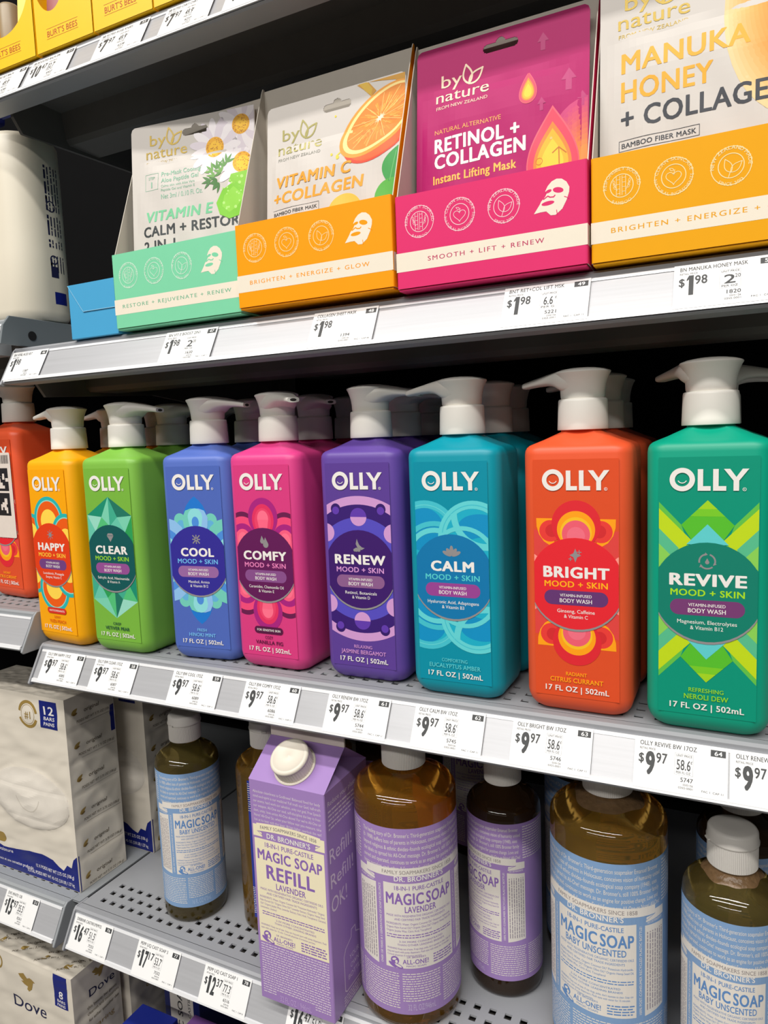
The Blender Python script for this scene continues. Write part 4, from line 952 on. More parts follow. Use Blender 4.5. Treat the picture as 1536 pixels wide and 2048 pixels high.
def soap_bottle(label, cx, cy, big, liquid, kind, col, dcol, ang, foam=False, cap_lift=0.0, grp='liquid soap bottles', span=None):
    t = thing('soap_bottle', label, 'bottle', W(cx, cy, ZL), 0, grp)
    if big: r, sh, H, k, kv0, cr = 39.6, 178, 192, 1.0, None, 17.0
    else: r, sh, H, k, kv0, cr = 29.3, 152, 167, 0.88, None, 14.8
    pr = [(r * .80, 0.0), (r * .93, .8), (r * .985, 3.0), (r, 7.0), (r, sh - 6), (r * .985, sh - 2.5), (r * .93, sh + 1.0), (r * .83, sh + 4.2), (r * .70, sh + 7.2), (r * .56, sh + 9.6), (r * .46, H - 2.2), (cr - 3.2, H - 1.0), (cr - 3.2, H + 6)]
    g = G(); g.lathe([(a * mm, z * mm) for a, z in pr], liquid, n=72); g.build('body', t)
    if foam:
        g = G(); R = []
        for i in range(9):
            ring = []
            for q in range(72):
                a = 2 * math.pi * q / 72; edge = r * (.60 + .10 * noise.noise((math.cos(a) * 1.6 + cx * 9, math.sin(a) * 1.6, 2)))
                ra = cr - 2.6 + (edge - cr + 2.6) * i / 8
                zs_ = [(cr - 3.2, H - 1.0), (r * .46, H - 2.2), (r * .56, sh + 9.6), (r * .70, sh + 7.2), (r * .83, sh + 4.2)]
                zz = zs_[-1][1]
                for (ra0, za), (rb0, zb_) in zip(zs_, zs_[1:]):
                    if ra0 <= ra <= rb0: zz = za + (zb_ - za) * (ra - ra0) / (rb0 - ra0)
                zz += .45 + .35 * noise.noise((ra * .45 * math.cos(a), ra * .45 * math.sin(a), 3)) if i < 8 else .1
                ring.append((ra * mm * math.cos(a), ra * mm * math.sin(a), zz * mm))
            R.append(ring)
        g.grid(R, FOAM); g.build('foam', t)
    # ribbed flip cap
    z0, z1 = H + 0.5, H + (27.5 if big else 24.5); n = 168; R = []
    for q, z in ((0, z0), (1, z0 + .4), (1, z1 - 9.5), (0, z1 - 9.2)):
        R.append([((cr - .3 + (.22 if (i % 2 and q) else 0)) * mm * math.cos(2 * math.pi * i / n), (cr - .3 + (.22 if (i % 2 and q) else 0)) * mm * math.sin(2 * math.pi * i / n), z * mm) for i in range(n)])
    g = G(); g.grid(R, CAPW, True, True, True, False); c = g.build('cap', t)
    g = G(); g.lathe([(a * mm, z * mm) for a, z in ((cr - .2, z1 - 9.1), (cr + .5, z1 - 8.6), (cr + .6, z1 - 7.4), (cr + .1, z1 - 6.6), (cr - .2, z1 - 1.8), (cr - .9, z1 - .5), (cr - 2.4, z1), (cr * .4, z1 + .25))], CAPW, n=48)
    l = g.build('flip_lid', c)
    g = G(); g.box(-2.6 * mm, -(cr + 1.6) * mm, (z1 - 8.4) * mm, 2.6 * mm, -(cr - 1) * mm, (z1 - 7.2) * mm, CAPW); th = g.build('thumb_tab', c, 0.0004); th.rotation_euler = (0, 0, math.radians(ang - 62))
    # wrap-round label
    A = soap_art(col, dcol, kind, '32 FL OZ/946mL' if big else '16 FL OZ/473mL')
    if span: A.it = [(l, m_, clip_rect(p, (-span, 0, span, 200))) for l, m_, p in A.it]; A.it = [x for x in A.it if len(x[2]) >= 3]
    kv = 1.0 if big else .883; v0 = 0 if big else 4.0; ku = 1.0 if big else .80
    rr_ = r + 0.06; a0 = math.radians(ang)
    def fm(u, v, lay):
        a = a0 + u * ku / r; q = (rr_ + 0.02 * lay) * mm
        return (q * math.sin(a), -q * math.cos(a), (v0 + v * kv) * mm)
    g = G(); A.emit(g, fm, 3.0); g.build('label_print', t)
    return t
soap_bottle('lavender label soap bottle of amber liquid beside the lavender carton', -.544, 1.126, True, AMBER, 'LAVENDER', LAV, LAVD, 38.6)
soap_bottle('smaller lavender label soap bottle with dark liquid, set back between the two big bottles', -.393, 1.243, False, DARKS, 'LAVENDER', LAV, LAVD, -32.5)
soap_bottle('large pale blue label soap bottle with golden liquid and foam at the neck', -.188, 1.166, True, HONEYC, 'BABY UNSCENTED', BLU, BLUD, -4.5, foam=True)
soap_bottle('smaller pale blue label soap bottle with a flip cap, in the corner of the frame', 0.0, 1.12, False, OLIVE, 'BABY UNSCENTED', BLU, BLUD, -3.5, foam=True)
soap_bottle('pale blue label soap bottle standing alone beside the cream soap packs', -1.103, 1.162, False, OLIVE, 'BABY UNSCENTED', BLU, BLUD, 55)
soap_bottle('brown soap bottle with a royal blue label, half hidden behind the lavender carton', -.912, 1.205, False, HONEYC, 'PEPPERMINT', ink(40, 56, 150), ink(40, 56, 150), 92, span=61)
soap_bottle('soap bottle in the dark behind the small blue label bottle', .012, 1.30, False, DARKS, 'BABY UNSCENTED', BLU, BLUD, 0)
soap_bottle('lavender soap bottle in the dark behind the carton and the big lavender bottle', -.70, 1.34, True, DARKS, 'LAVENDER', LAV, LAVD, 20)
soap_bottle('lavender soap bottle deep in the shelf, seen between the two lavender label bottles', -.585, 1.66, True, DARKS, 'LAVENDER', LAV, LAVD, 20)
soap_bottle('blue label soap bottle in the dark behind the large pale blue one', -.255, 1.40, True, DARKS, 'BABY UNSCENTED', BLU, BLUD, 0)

# gable-top refill carton
CART = mat('carton_lavender_board', (162, 130, 192), 0.36, 0.0, 0.02, 60); CARTD = mat('carton_cream_board', (226, 214, 206), 0.5, 0.0, 0.03, 60); CCR = ink(242, 232, 200)
t = thing('refill_carton', 'lavender gable top refill carton with a white screw cap, over the shelf edge', 'carton', W(-.8005, 0.997, ZL + .0008))
w_, d_, h_, rz_, fl = 68.3, 66.0, 182.5, 205, 24
X = lambda x, y, z: (x * mm, y * mm, z * mm)
g = G()
g.grid([[X(.6, 0, z), X(w_ - .6, 0, z), X(w_, .6, z), X(w_, d_ - .6, z), X(w_ - .6, d_, z), X(.6, d_, z), X(0, d_ - .6, z), X(0, .6, z)] for z in (0, h_)], CART, True, True, False, False)
g.face([X(0, 0, h_), X(w_, 0, h_), X(w_, d_ / 2 - .8, rz_), X(0, d_ / 2 - .8, rz_)], CART)
g.face([X(w_, d_, h_), X(0, d_, h_), X(0, d_ / 2 + .8, rz_), X(w_, d_ / 2 + .8, rz_)], CART)
for x, i in ((w_, -1), (0, 1)):
    q = [X(x, 0, h_), X(x, d_, h_), X(x + i * 11, d_ / 2, rz_ - 9)]; g.face(q if x else q[::-1], CART)
    a = [X(x, 0, h_), X(x + i * 11, d_ / 2, rz_ - 9), X(x, d_ / 2 - .8, rz_)]; b = [X(x, d_, h_), X(x, d_ / 2 + .8, rz_), X(x + i * 11, d_ / 2, rz_ - 9)]
    g.face(a if x else a[::-1], CART); g.face(b if x else b[::-1], CART)
g.build('box_body', t)
g = G(); g.box(0, (d_ / 2 - 1.0) * mm, rz_ * mm, w_ * mm, (d_ / 2 + 1.0) * mm, (rz_ + fl) * mm, CARTD); g.build('gable_fin', t, 0.0004)
A = Art((.4, 1, w_ - .4, h_ - .5)); cw = w_ / 2; tx = ink(226, 214, 226)
ab = ['Absolute cleanliness is Godliness! Balanced food for body', 'mind-soul-spirit is our medicine! Full truth our God, half-truth', 'our enemy, hard work our salvation, unity our goal, Free Speech', 'our weapon, All-One our soul, self-discipline the key to free-', 'dom, unity, love unites All-One above! For we\'re All-One or', 'None! All-One! So, when your fellow man you measure, take', 'him at his best: with that lever, lift him higher, overlook the rest!']
for i, s in enumerate(ab): A.text(s, 3.5, 172.6 - 3.85 * i, 2.35, tx, 3, 'L', 0.0, w=61)
n = 18; arch = lambda x: 1.8 * (1 - ((x - cw) / 29.0) ** 2)
for sg in (-1, 1): A.poly([(cw + sg * 32.4, 146.6), (cw + sg * 28, 146.6), (cw + sg * 28, 141), (cw + sg * 24, 140.4), (cw + sg * 24, 137.0), (cw + sg * 32.4, 137.0)], CCR, 3); A.stroke([(cw + sg * 28.6, 141.4), (cw + sg * 24.2, 138.4), (cw + sg * 24.2, 141)], .3, LAVD, 5)
for k in range(n):
    a, b = cw - 29 + 58 * k / n, cw - 29 + 58 * (k + 1) / n
    A.raw([(a, 141.2 + arch(a)), (b, 141.2 + arch(b)), (b, 147.6 + arch(b)), (a, 147.6 + arch(a))], CCR, 4, False)
A.text('FAMILY SOAPMAKERS SINCE 1858', cw, 142.9, 2.9, ink(130, 120, 130), 6, 'C', .008, w=51, arch=arch)
A.text("DR. BRONNER'S", cw, 136.8, 4.2, INKW, 5, 'C', .022, w=39.5)
A.rect(cw - 31.6, 49, cw + 31.6, 135.4, CCR, 3)
A.text('18-IN-1 PURE-CASTILE', cw, 129.4, 4.0, LAVD, 5, 'C', .012, w=44); A.text('MAGIC SOAP', cw, 118.6, 8.6, LAVD, 5, 'C', .032, w=59); A.text('REFILL', cw, 103.6, 11.6, LAVD, 5, 'C', .03, w=44); A.text('LAVENDER', cw, 96.2, 5.2, LAVD, 5, 'C', .018, w=27)
A.text('MADE WITH REGENERATIVE ORGANIC CERTIFIED\u00ae OILS', cw, 93, 1.9, LAVD, 5, 'C', .004, w=57); A.text('AND CERTIFIED FAIR TRADE INGREDIENTS', cw, 90, 1.9, LAVD, 5, 'C', .004, w=46)
for i, s in enumerate(['INGREDIENTS: Water, Organic Coconut Oil,* Potassium Hydroxide,* Organic', 'Palm Kernel Oil,* Organic Olive Oil,* Lavender Extract, Organic Hemp Seed', 'Oil,* Organic Jojoba Wax, Lavender Extract, Citric Acid, Tocopherol, Geraniol,', 'Limonene, Linalool']): A.text(s, cw - 29.5, 86.4 - 2.9 * i, 1.8, LAVD, 5, 'L', 0, w=(59, 59, 60, 15)[i])
for i in range(2): A.words(cw - 28, cw + 29, 74.5 - 1.9 * i, .8, LAVD, 5, seed=i)
A.text('2-3X MORE CONCENTRATED', cw + 2, 69.2, 1.6, LAVD, 5, 'C', .006, w=35); A.text('THAN OTHER LEADING BRANDS', cw + 2, 66.6, 1.6, LAVD, 5, 'C', .006, w=38)
for i, s in enumerate(['WARNING! Keep out of eyes. Soap can clog and spurt with pump dispensers. Flush', 'eyes with water for 15 min. Consult physician if irritation persists.']): A.text(s, cw - 30, 63 - 2.6 * i, 1.6, LAVD, 5, 'L', 0, w=(60, 50)[i])
globe(A, cw - 24.5, 55.6, 3.4, LAVD, CCR); A.text("DR. BRONNER'S", cw - 8.5, 56.8, 1.5, LAVD, 5, 'C', .008, w=15); A.text('ALL-ONE!', cw - 8.8, 52.0, 3.8, LAVD, 5, 'C', .02, w=20); A.text('MAGIC SOAPS', cw - 8.4, 49.9, 1.4, LAVD, 5, 'C', .006, w=15)
for i in range(4): A.words(cw + 7, cw + 30, 57.4 - 2.1 * i, 1.0, LAVD, 5, seed=20 + i)
for i in range(21):
    y = 46.6 - 2.05 * i; A.words(3, w_ - 3, y, .75, tx, 3, seed=300 + i) if y > 9 else (A.words(3, 15, y, .75, tx, 3, seed=300 + i), A.words(w_ - 17, w_ - 3, y, .75, tx, 3, seed=340 + i))
A.text('32 FL OZ / 946mL', 33, 1.8, 5.0, ink(196, 168, 220), 4, 'C', 0, w=29)
g = G(); A.emit(g, lambda u, v, l: (u * mm, -0.00004 - 0.000022 * l, v * mm)); g.build('front_print', t)
A = Art((.8, 1, d_ - .8, h_ + 2)); sw = ink(224, 208, 228)
A.text('Reduce your plastic!', 4, 171, 4.0, sw, 3, 'L', .006, w=46)
for i in range(5): A.words(4, 50 - 3 * i, 166 - 3.4 * i, 1.3, sw, 3, seed=400 + i)
A.text('Refill!', 3.5, 126.5, 11.5, sw, 3, 'L', .0, w=33); A.text('Refill!', 3.5, 106.5, 11.5, sw, 3, 'L', .0, w=34); A.text('OK!', 3, 87, 12.4, sw, 3, 'L', .0, w=23)
A.stroke([(17, 14), (17, 42), (20, 47), (29, 51), (30, 57), (36, 57), (36.5, 51.5), (46, 47), (49, 42), (49, 14), (46, 12), (19.5, 12), (17, 14)], .9, sw, 3)
for i, s in enumerate(('YOUR', 'OWN', 'BOTTLE')): A.text(s, 33, 34 - 7.4 * i, 4.2, sw, 3, 'C', 0, w=(15, 13, 21)[i])
for i in range(4): A.words(15, 60, 8.5 - 2.2 * i, 1.0, sw, 3, seed=430 + i)
g = G(); A.emit(g, lambda u, v, l: (w_ * mm + 0.00004 + 0.000022 * l, u * mm, v * mm)); g.build('side_print', t)
# screw cap standing on the sloping front of the gable
ca = math.atan2(rz_ - h_, d_ / 2 - .8)
e1 = Vector((1, 0, 0)); e2 = Vector((0, math.cos(ca), math.sin(ca))); e3 = Vector((0, -math.sin(ca), math.cos(ca)))
M3 = Matrix((e1, e2, e3)).transposed().to_4x4(); M3.translation = Vector((w_ / 2 * mm, 0, h_ * mm)) + e2 * 0.0178
SPOUT = mat('carton_cap_plastic', (224, 216, 202), 0.4, 0.0, 0.02, 60)
g = G(); n = 96; R = []
for z, q in ((0.4, 1), (11.0, 1)):
    R.append([((15.0 + (.5 if i % 2 else 0)) * mm * math.cos(2 * math.pi * i / n), (15.0 + (.5 if i % 2 else 0)) * mm * math.sin(2 * math.pi * i / n), z * mm) for i in range(n)])
g.grid(R, SPOUT, True, True, True, False)
g.lathe([(a * mm, z * mm) for a, z in ((15.6, 10.8), (15.6, 12.2), (15.0, 13.4), (13.6, 14.0), (12.9, 14.0), (12.6, 13.6), (1.2, 13.7), (.8, 14.0), (.2, 14.1))], SPOUT, n=48)
g.lathe([(17.0 * mm, .0001), (17.0 * mm, .0009), (15.4 * mm, .001)], SPOUT, n=48)
o = g.build('screw_cap', t); o.data.transform(M3)

# ------------------------------------------------------------------ soap bar packs in cream wrapping
WRAP = mat('cream_wrap', (222, 214, 200), 0.30, 0.0, 0.03, 30, coat=0.15)
NAVY = mat('navy_print', (24, 36, 120), 0.32, 0.0, 0.03, 60)
GOLDP = mat('gold_print', (176, 146, 78), 0.4, 0.3, 0.05)
TXT = ink(96, 84, 66); NTX = ink(30, 34, 70)
def dove_bird(A, x, y, s, mt, l=3):
    P = [(-1.0, .75), (-.35, .95), (.0, .55), (.35, .7), (.62, .62), (.98, .42), (.72, .36), (.62, .1), (.45, -.35), (.1, -.62), (-.1, -.45), (.0, -.2), (-.4, -.1), (-.75, .15), (-.45, .2), (-.85, .5)]
    A.poly([(x + a * s, y + b * s) for a, b in P], mt, l)
def bar_pack(name, label, loc, w, d, h, rows, seed, fr, sd, rz=0.0, grp='wrapped soap bar packs', top=None, amp=1.6, oval=0.0):
    """A pack of bars in loose film: boxes bulging through the wrap, creased along the bar joints. x runs to -w (towards the far bay)."""
    t = thing(name, label, 'soap pack', loc, rz, grp)
    def disp(x, y, z, axis):
        j = 0.0; zz = z / (h / rows); f = zz - math.floor(zz)
        j = (-1.1 if axis == 0 else -.35) * math.exp(-((min(f, 1 - f)) / .07) ** 2)
        n = noise.noise((x * .03 + seed, y * .04, z * .05)) * amp * .9 + (.5 - abs(noise.noise((x * .025 + z * .02, y * .05 + seed, z * .075 - x * .03)))) * amp * .7
        return n + j
    g = G()
    def sheet(f, nu, nv):
        R = [[f(i / nu, j / nv) for i in range(nu + 1)] for j in range(nv + 1)]
        g.grid(R, WRAP, False, False, False, True)
    er = 2.5
    def soft(x, y, z):     # pull the edges round
        ex, ey, ez = min(-x, x + w), min(y, d - y), min(z, h - z)
        return x, y, z
    def front(u, v, lift=0.0):
        x, z = -w * (1 - u), h * v; e = min(1, min(u, 1 - u) * w / 6, min(v, 1 - v) * h / 6)
        bx, bz = (x + 62) / 58, (z - 88) / 33; q = bx * bx + bz * bz; rel = oval * (1 - q) ** .5 if q < 1 else 0.0
        return Vector((x, -(disp(x, 0, z, 1) * .8 + rel) * e - .2 * e - lift, z)) * mm
    def side(u, v, lift=0.0):
        y, z = d * u, h * v; e = min(1, min(u, 1 - u) * d / 6, min(v, 1 - v) * h / 6)
        return Vector((disp(9, y, z, 0) * e + .2 * e + lift, y, z)) * mm
    def topf(u, v, lift=0.0):
        x, y = -w * (1 - u), d * v; e = min(1, min(u, 1 - u) * w / 6, min(v, 1 - v) * d / 6)
        n = noise.noise((x * .12 + seed, y * .25, 5.0)) * amp * 1.3
        return Vector((x, y, h + n * e + lift)) * mm
    sheet(front, 56, 72); sheet(side, 30, 72); sheet(topf, 48, 24)
    g.face([Vector(p) * mm for p in ((-w, 0, 0), (-w, 0, h), (-w, d, h), (-w, d, 0))], WRAP); g.face([Vector(p) * mm for p in ((0, d, 0), (-w, d, 0), (-w, d, h), (0, d, h))], WRAP)
    g.face([Vector(p) * mm for p in ((0, 0, 0), (0, d, 0), (-w, d, 0), (-w, 0, 0))], WRAP)
    g.build('wrap', t)
    def stick(A, f, su, sv, nm, flip=False):
        g2 = G()
        for l, m_, p in A.it:
            Q = [p]; out = []
            for q0 in Q:
                xs = [q[0] for q in q0]; i = math.floor(min(xs) / 2.0)
                while i * 2.0 < max(xs):
                    q = clip_half(clip_half(q0, (-1, 0), -i * 2.0), (1, 0), (i + 1) * 2.0); i += 1
                    if len(q) < 3: continue
                    ys = [a[1] for a in q]; j = math.floor(min(ys) / 2.0)
                    while j * 2.0 < max(ys):
                        r = clip_half(clip_half(q, (0, -1), -j * 2.0), (0, 1), (j + 1) * 2.0); j += 1
                        if len(r) >= 3: out.append(r)
            for q in out: g2.face([f(x / su, y / sv, 0.12 + 0.022 * l) for x, y in q], m_, True)
        if g2.f: g2.build(nm, t)
    A = Art((1, .5, w - .5, h - .5)); fr(A, w, h); stick(A, front, w, h, 'front_print')
    A = Art((1, .5, d - .5, h - .5)); sd(A, d, h); stick(A, side, d, h, 'side_print')
    if top:
        A = Art((1, 1, w - 1, d - 1)); top(A, w, d); stick(A, topf, w, d, 'top_print')
    return t
def fr12(A, w, h):
    A.poly([(0, 0), (w, 0), (w, 38), (w - 6, 33), (w - 9, 24), (w - 16, 25), (w - 21, 18.5), (w - 28, 21), (w - 36, 26), (w - 52, 29), (w - 70, 28.5), (w - 92, 25), (w - 112, 24), (w - 128, 28), (0, 36)], NAVY, 1)
    for i, s in enumerate(('12 X POIDS NET WT 3.75 OZ (106 g)', 'TOTAL POIDS NET WT 45 OZ (2.8 LB) 1.27 kg')): A.text(s, w - 7, 12.5 - 8 * i, 3.6, INKW, 2, 'R', .012, w=(56, 70)[i])
    A.text('peau douce et une sensation profonde', w - 68, 8, 3.2, INKW, 2, 'R', 0, w=66); A.text('moisture', w - 98, 19, 4.0, INKW, 2, 'R', 0, w=24)
    A.rect(w - 35, 167, w - 11, 195, NAVY, 2); A.text('12', w - 22.5, 181, 9, INKW, 4, 'C', .02, w=13.5); A.text('BARS', w - 22.5, 175.4, 3.6, INKW, 4, 'C', .012, w=15); A.text('PAINS', w - 22.5, 170, 3.6, INKW, 4, 'C', .012, w=15)
    cx, cy = w - 53, 178; A.ring(cx, cy, 11.2, 14.4, GOLDP, 2, 10, 170); A.ring(cx, cy, 11.2, 14.4, GOLDP, 2, 200, 340); A.ring(cx, cy, 9.6, 10, GOLDP, 2); A.text('#1', cx, cy - 4.2, 8.0, GOLDP, 3, 'C', .01, w=9)
    A.rrect(-10, 29, w - 107, 40, 5, GOLDP, 3)
    # the cream bar shown on the wrap, as a paler oval with a soft rim
    for k in range(6): A.ell(w - 62, 88, 58 - 2.2 * k, 32 - 1.7 * k, ink(214 + 3 * k, 207 + 3 * k, 196 + 3 * k), 1 + k * .1 if k == 0 else 1.2 + k * .2)
    A.ring(w - 62, 92, 17, 18.2, ink(208, 200, 188), 3, 190, 350)
def sd12(A, d, h):
    for i in range(6):
        y = h - 17 - 34 * i
        if y < 10: continue
        leaf_fill(A, 7, y - 1, 9, 35, .22, GOLDP, 2); leaf_fill(A, 8, y - 1.5, 6, 12, .2, ink(120, 92, 40), 2)
        A.text('original', 31, y - 2, 4.2, TXT, 2, 'C', .006, w=19, shear=.12); A.text('POIDS NET WT 3.75 OZ (106 g)', 34, y - 10.5, 2.8, TXT, 2, 'C', 0, w=44, shear=.08)
        A.stroke([(16, y - 13.6), (58, y - 13.6)], .25, TXT, 2)
    A.rect(d - 6, h - 52, d - 1, h - 24, NAVY, 2); A.rect(0, 0, 2.0, 38, NAVY, 1)
def fr8(A, w, h):
    A.rect(w - 26, h - 36, w - 6.5, h - 1.2, NAVY, 2); A.text('8', w - 16, h - 26, 8, INKW, 4, 'C', .015, w=6); A.text('BARS', w - 16, h - 30.5, 3.0, INKW, 4, 'C', .01, w=12); A.text('PAINS', w - 16, h - 34.6, 3.0, INKW, 4, 'C', .01, w=12)
    dove_bird(A, w - 67, h - 27, 12.5, GOLDP); A.text('Dove', w - 67, h - 58, 13.5, NTX, 3, 'C', .004, w=50)
    cx, cy = w - 116, h - 14; A.ring(cx, cy, 8, 10, GOLDP, 2); A.text('#1', cx, cy - 3, 6, GOLDP, 3, 'C', .01)
def sd8(A, d, h):
    dove_bird(A, 33, h - 16, 8, GOLDP); A.text('Dove', 36, h - 35, 9, NTX, 3, 'C', .004, w=32)
    for i, (s, wd) in enumerate((('this beauty bar gently', 38), ('cleanses and moisturizes', 41), ('for softer smoother skin', 40))): A.text(s, 16, h - 46 - 6.5 * i, 3.2, TXT, 3, 'L', .004, w=wd)
    A.text('caring', 22, h - 72, 6, GOLDP, 3, 'L', 0, w=26)
def tp8(A, w, d):
    for i in range(4):
        for j in range(1):
            x = w - 12 - 34 * i
            leaf_fill(A, x - 8, 8, 10, 50, .24, GOLDP, 2); A.text('original', x + 2, 22, 4.6, TXT, 2, 'C', .008, w=21, rot=35); A.text('POIDS NET WT 3.75 OZ', x + 2, 12, 3.0, TXT, 2, 'C', 0, w=34, rot=35)
bar_pack('soap_bar_pack', 'cream twelve bar soap pack with a navy base, at the front beside the bay joint', W(-1.386, 1.078, ZL2 + .001), 150, 60, 199, 6, 3.0, fr12, sd12, oval=3.2)
bar_pack('soap_bar_pack', 'second cream twelve bar soap pack, behind the front one in its shade', W(-1.343, 1.272, ZL2 + .001), 150, 60, 199, 6, 11.0, fr12, sd12, oval=3.2)
bar_pack('soap_bar_pack', 'eight bar cream soap pack on the bottom shelf of the neighbouring bay', W(-1.412, 1.05, ZF2 + .001), 150, 60, 202, 4, 21.0, fr8, sd8, rz=0.0, top=tp8)
bar_pack('soap_bar_pack', 'second cream pack behind the eight bar pack on the bottom shelf', W(-1.40, 1.21, ZF2 + .001), 150, 60, 200, 4, 31.0, fr8, sd8)
# small soap boxes under the perforated shelf
def soap_box(label, x, y, rz, rgb, H=99):
    m_ = mat('soap_box_%d_%d_%d' % rgb, rgb, 0.4, 0.0, 0.03, 60)
    t = thing('soap_bar_box', label, 'soap box', W(x, y, ZF + .0008), math.radians(rz), 'bar soap boxes on the bottom shelf')
    w_, d_, h_ = 48 * mm, 66 * mm, H * mm
    g = G(); g.box(0, 0, 0, w_, d_, h_, m_); g.build('box_body', t, 0.001)
    A = Art((1, 1, 47, 65)); A.text('ALL-ONE!', 25, 34, 6.2, INKW, 2, 'C', .012, w=34, rot=180); A.text('MAGIC SOAPS', 25, 25, 2.4, INKW, 2, 'C', .004, w=22, rot=180)
    g = G(); A.emit(g, lambda u, v, l: (u * mm, v * mm, h_ + .00004 + .00002 * l)); g.build('top_print', t)
    A = Art((.6, .6, 47.4, H - 1)); A.rect(8, 8, 40, H - 7, LBG, 1); A.text('MAGIC SOAP', 25, H / 2, 7, ink(60, 60, 60), 2, 'C', .02, w=84, rot=90); A.text('18-IN-1 PURE-CASTILE', 36, H / 2, 3.4, ink(60, 60, 60), 2, 'C', .01, w=70, rot=90)
    g = G(); A.emit(g, lambda u, v, l: (u * mm, -.00004 - .00002 * l, v * mm)); g.build('front_print', t)
    return t
soap_box('royal blue soap bar box on the bottom shelf under the perforated shelf', -1.312, 1.013, 0, (30, 44, 138))
soap_box('purple soap bar box on the bottom shelf, beside the royal blue one', -1.168, 1.04, 0, (128, 82, 156))
soap_box('tall navy soap bar box standing behind the blue and purple ones', -1.295, 1.225, 0, (26, 36, 104), 138)
soap_box('plum soap bar box on the bottom shelf at the end of the row', -1.03, 1.04, -2, (96, 58, 128))

# ------------------------------------------------------------------ big lotion bottle in the neighbouring bay
LOT = mat('cream_bottle_plastic', (226, 218, 200), 0.35, 0.0, 0.02, 50)
t = thing('lotion_bottle', 'large cream lotion bottle with navy pump on the neighbouring bay shelf', 'bottle', W(-1.36 - .17, 1.13, ZM2 + .001))
R = []
for z, i in ((0, 6), (1, 3.4), (4, 1.2), (9, 0), (60, 0), (130, 0), (160, .4), (165, 2.4), (167, 7), (168, 16)): R.append(rring(71 - i, 30 - i, 26, z, 14))
g = G(); g.grid(R, LOT, True, True, True, True); g.build('body', t)
g = G(); g.lathe([(a * mm, z * mm) for a, z in ((21, 164), (21, 178), (19, 179))], NAVY, n=40); g.build('collar', t)
g = G(); g.lathe([(a * mm, z * mm) for a, z in ((6, 178), (6, 192), (14, 193), (15, 203), (12, 206))], NAVY, n=30); g.box(0, -.006, .194, .05, .006, .202, NAVY); g.build('pump_head', t)
A = Art()
rr = random.Random(2)
for i, (y, L) in enumerate(((140, 12), (128, 9), (120, 10), (112, 12), (96, 8), (90, 12), (74, 7), (60, 14), (54, 9))):
    for j in range(5): A.words(y - L, y, -2 + 3.6 * j, 1.3 if j else 2.0, NTX, 3, seed=i * 7 + j)
A.rect(40, -2, 50, 6, NTX, 3); A.ring(56, 2, 3, 4.2, NTX, 3); A.ring(104, 3, 4, 5, NTX, 3)
A.rect(16, 0, 27, 22, NAVY, 3)
g = G()
def fside(v, u, l):
    y = u; x = 71 if abs(y) < 4 else 71 - (26 - math.sqrt(max(0, 26 ** 2 - (abs(y) - 4) ** 2)))
    return ((x + .1 + .01 * l) * mm, (y + 0) * mm, v * mm)
B = Art(); 
for l, m_, p in A.it:
    for k in range(-7, 7):
        q = clip_half(clip_half(p, (0, -1), -k * 2.0), (0, 1), (k + 1) * 2.0)
        if len(q) >= 3: g.face([fside(x, y, l) for x, y in q], m_)
g.build('back_print', t)

# ------------------------------------------------------------------ lip balm cartons on the top shelf
YEL = mat('yellow_carton_board', (250, 194, 18), 0.42, 0.0, 0.03, 60); RUST = ink(176, 70, 20)
def balm_box(label, x, w, dz, cut, txt=True):
    t = thing('lip_balm_carton', label, 'carton', W(x, 1.03, ZT + .0008), 0, 'yellow lip balm cartons')
    h, d = 62, 46; th = .5
    # front panel with a scooped window: columns from the scoop line down
    g = G(); n = 30
    def top(u):
        c = (u - cut[0]) / cut[1]
        return h if abs(c) >= 1 else h - (h - cut[2]) * math.sqrt(1 - c * c)
    for k in range(n):
        a, b = w * k / n, w * (k + 1) / n
        for y in (0, th):
            q = [(a * mm, y * mm, 0), (b * mm, y * mm, 0), (b * mm, y * mm, top(b) * mm), (a * mm, y * mm, top(a) * mm)]; g.face(q if y == 0 else q[::-1], YEL)
        g.face([(a * mm, 0, top(a) * mm), (b * mm, 0, top(b) * mm), (b * mm, th * mm, top(b) * mm), (a * mm, th * mm, top(a) * mm)], YEL)
    fp = g.build('front_panel', t)
    A = Art()
    if txt:
        c = w * .475
        for s, a in ((1, 0),): pass
        A.text("BURT'S BEES", c, 9.6, 4.6, RUST, 2, 'C', .004, w=w * .54, sp=1.0); A.stroke([(c - w * .28, 15.8), (c + w * .28, 15.8)], .25, RUST, 2); A.stroke([(c - w * .28, 8.2), (c + w * .28, 8.2)], .25, RUST, 2)
        g = G(); A.emit(g, lambda u, v, l: (u * mm, -.00004 - .00002 * l, v * mm)); g.build('lettering', fp)
    for xa in (0, w - th):
        g = G(); g.box(xa * mm, th * mm, 0, (xa + th) * mm, d * mm, h * mm, YEL); g.build('side_panel', t)
    g = G(); g.box(th * mm, (d - th) * mm, 0, (w - th) * mm, d * mm, h * mm, YEL); g.build('back_panel', t)
    g = G(); g.box(th * mm, th * mm, 0, (w - th) * mm, (d - th) * mm, th * mm, YEL); g.build('base_panel', t)
    return t
balm_box('first yellow lip balm carton with a scooped window, at the frame edge', -1.40, 68, 0, (30, 36, 24))
balm_box('second yellow lip balm carton, its window showing a plum coloured card', -1.232, 63.5, 0, (19, 19, 28.5))
balm_box('third yellow lip balm carton on the top shelf', -1.077, 60, 0, (30, 18, 34))
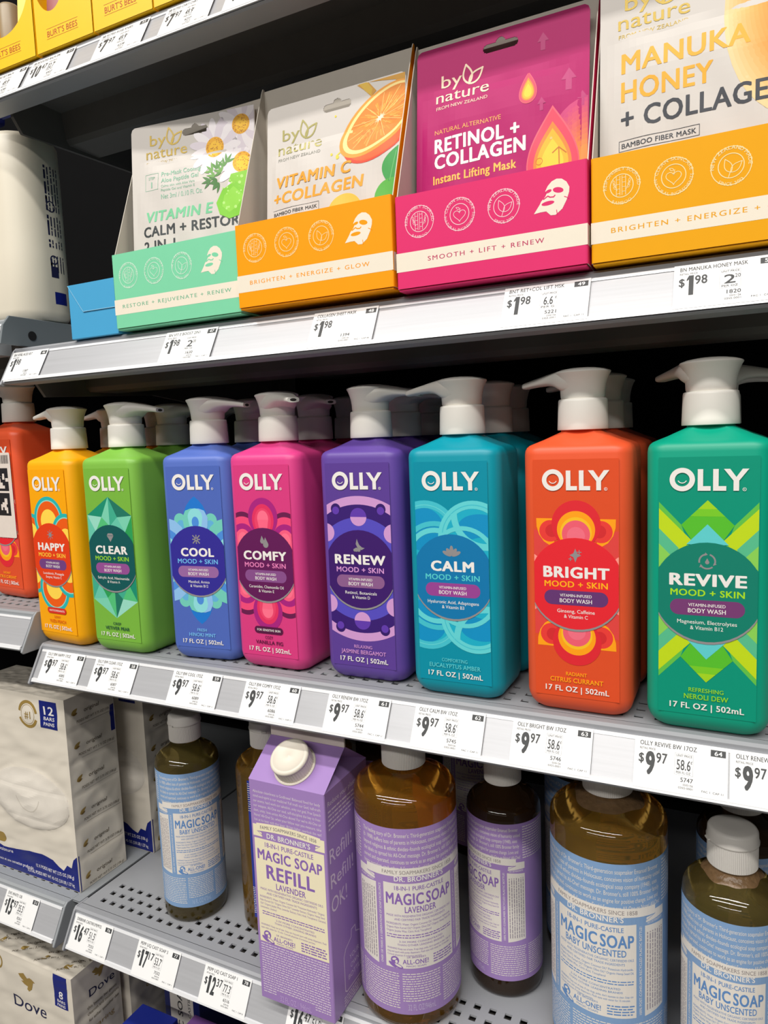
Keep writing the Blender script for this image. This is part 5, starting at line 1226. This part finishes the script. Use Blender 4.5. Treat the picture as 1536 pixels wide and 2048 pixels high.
balm_box('fourth yellow lip balm carton, cut off by the top of the picture', -.930, 60, 0, (30, 18, 34), False)
balm_box('fifth yellow lip balm carton beyond the top of the picture', -.78, 60, 0, (30, 18, 34), False)
PLUM = mat('plum_card', (168, 108, 112), 0.45); PALEY = mat('pale_yellow_card', (246, 220, 110), 0.45)
def blister(label, x, y, w, h, mt, txt=None, disc=None):
    t = thing('blister_card', label, 'blister card', W(x, y, ZT + .0026), 0, 'lip balm cards in the cartons')
    t.rotation_euler = (-.08, 0, 0)
    g = G(); g.box(0, 0, 0, w * mm, .6 * mm, h * mm, mt); g.build('card', t, .0002)
    A = Art((0, 0, w, h))
    if txt: A.text(txt, w * .5, h * .62, 2.6, INKW, 3, 'C', .01, w=12, rot=40)
    if disc: A.disc(disc[0], disc[1], disc[2], disc[3], 2); A.ring(disc[0], disc[1], disc[2] + 1.5, disc[2] + 2.3, mat('plum_line', (190, 140, 130), .5), 2)
    if A.it:
        g = G(); A.emit(g, lambda u, v, l: (u * mm, -.00004 - .00002 * l, v * mm)); g.build('card_print', t)
    return t
blister('plum lip balm card standing in the second yellow carton', -1.224, 1.046, 22, 56, PLUM, 'Mint', (10, 30, 4, ink(230, 190, 150)))
blister('pale lip balm card beside the plum one in the second yellow carton', -1.168, 1.05, 24, 54, PALEY, None, (10, 36, 5, ink(222, 150, 140)))
blister('pale yellow lip balm card in the first yellow carton', -1.315, 1.05, 30, 58, PALEY, None, (3, 30, 1.6, ink(240, 236, 230)))
tb = thing('lip_balm_tube', 'brown lip balm tube standing in the first yellow carton', 'lip balm', W(-1.358, 1.075, ZT + .0024))
TB = mat('taupe_tube', (150, 132, 104), .4)
g = G(); g.lathe([(a * mm, z * mm) for a, z in ((8.5, 0), (9, 1), (9, 40), (8.8, 41), (8.6, 58), (7.6, 60))], TB, n=32); g.build('body', tb)
g = G(); g.lathe([(a * mm, z * mm) for a, z in ((9.1, 8), (9.1, 27))], mat('orange_band', (206, 116, 40), .4), n=32, cap0=False, cap1=False); g.build('label_band', tb)
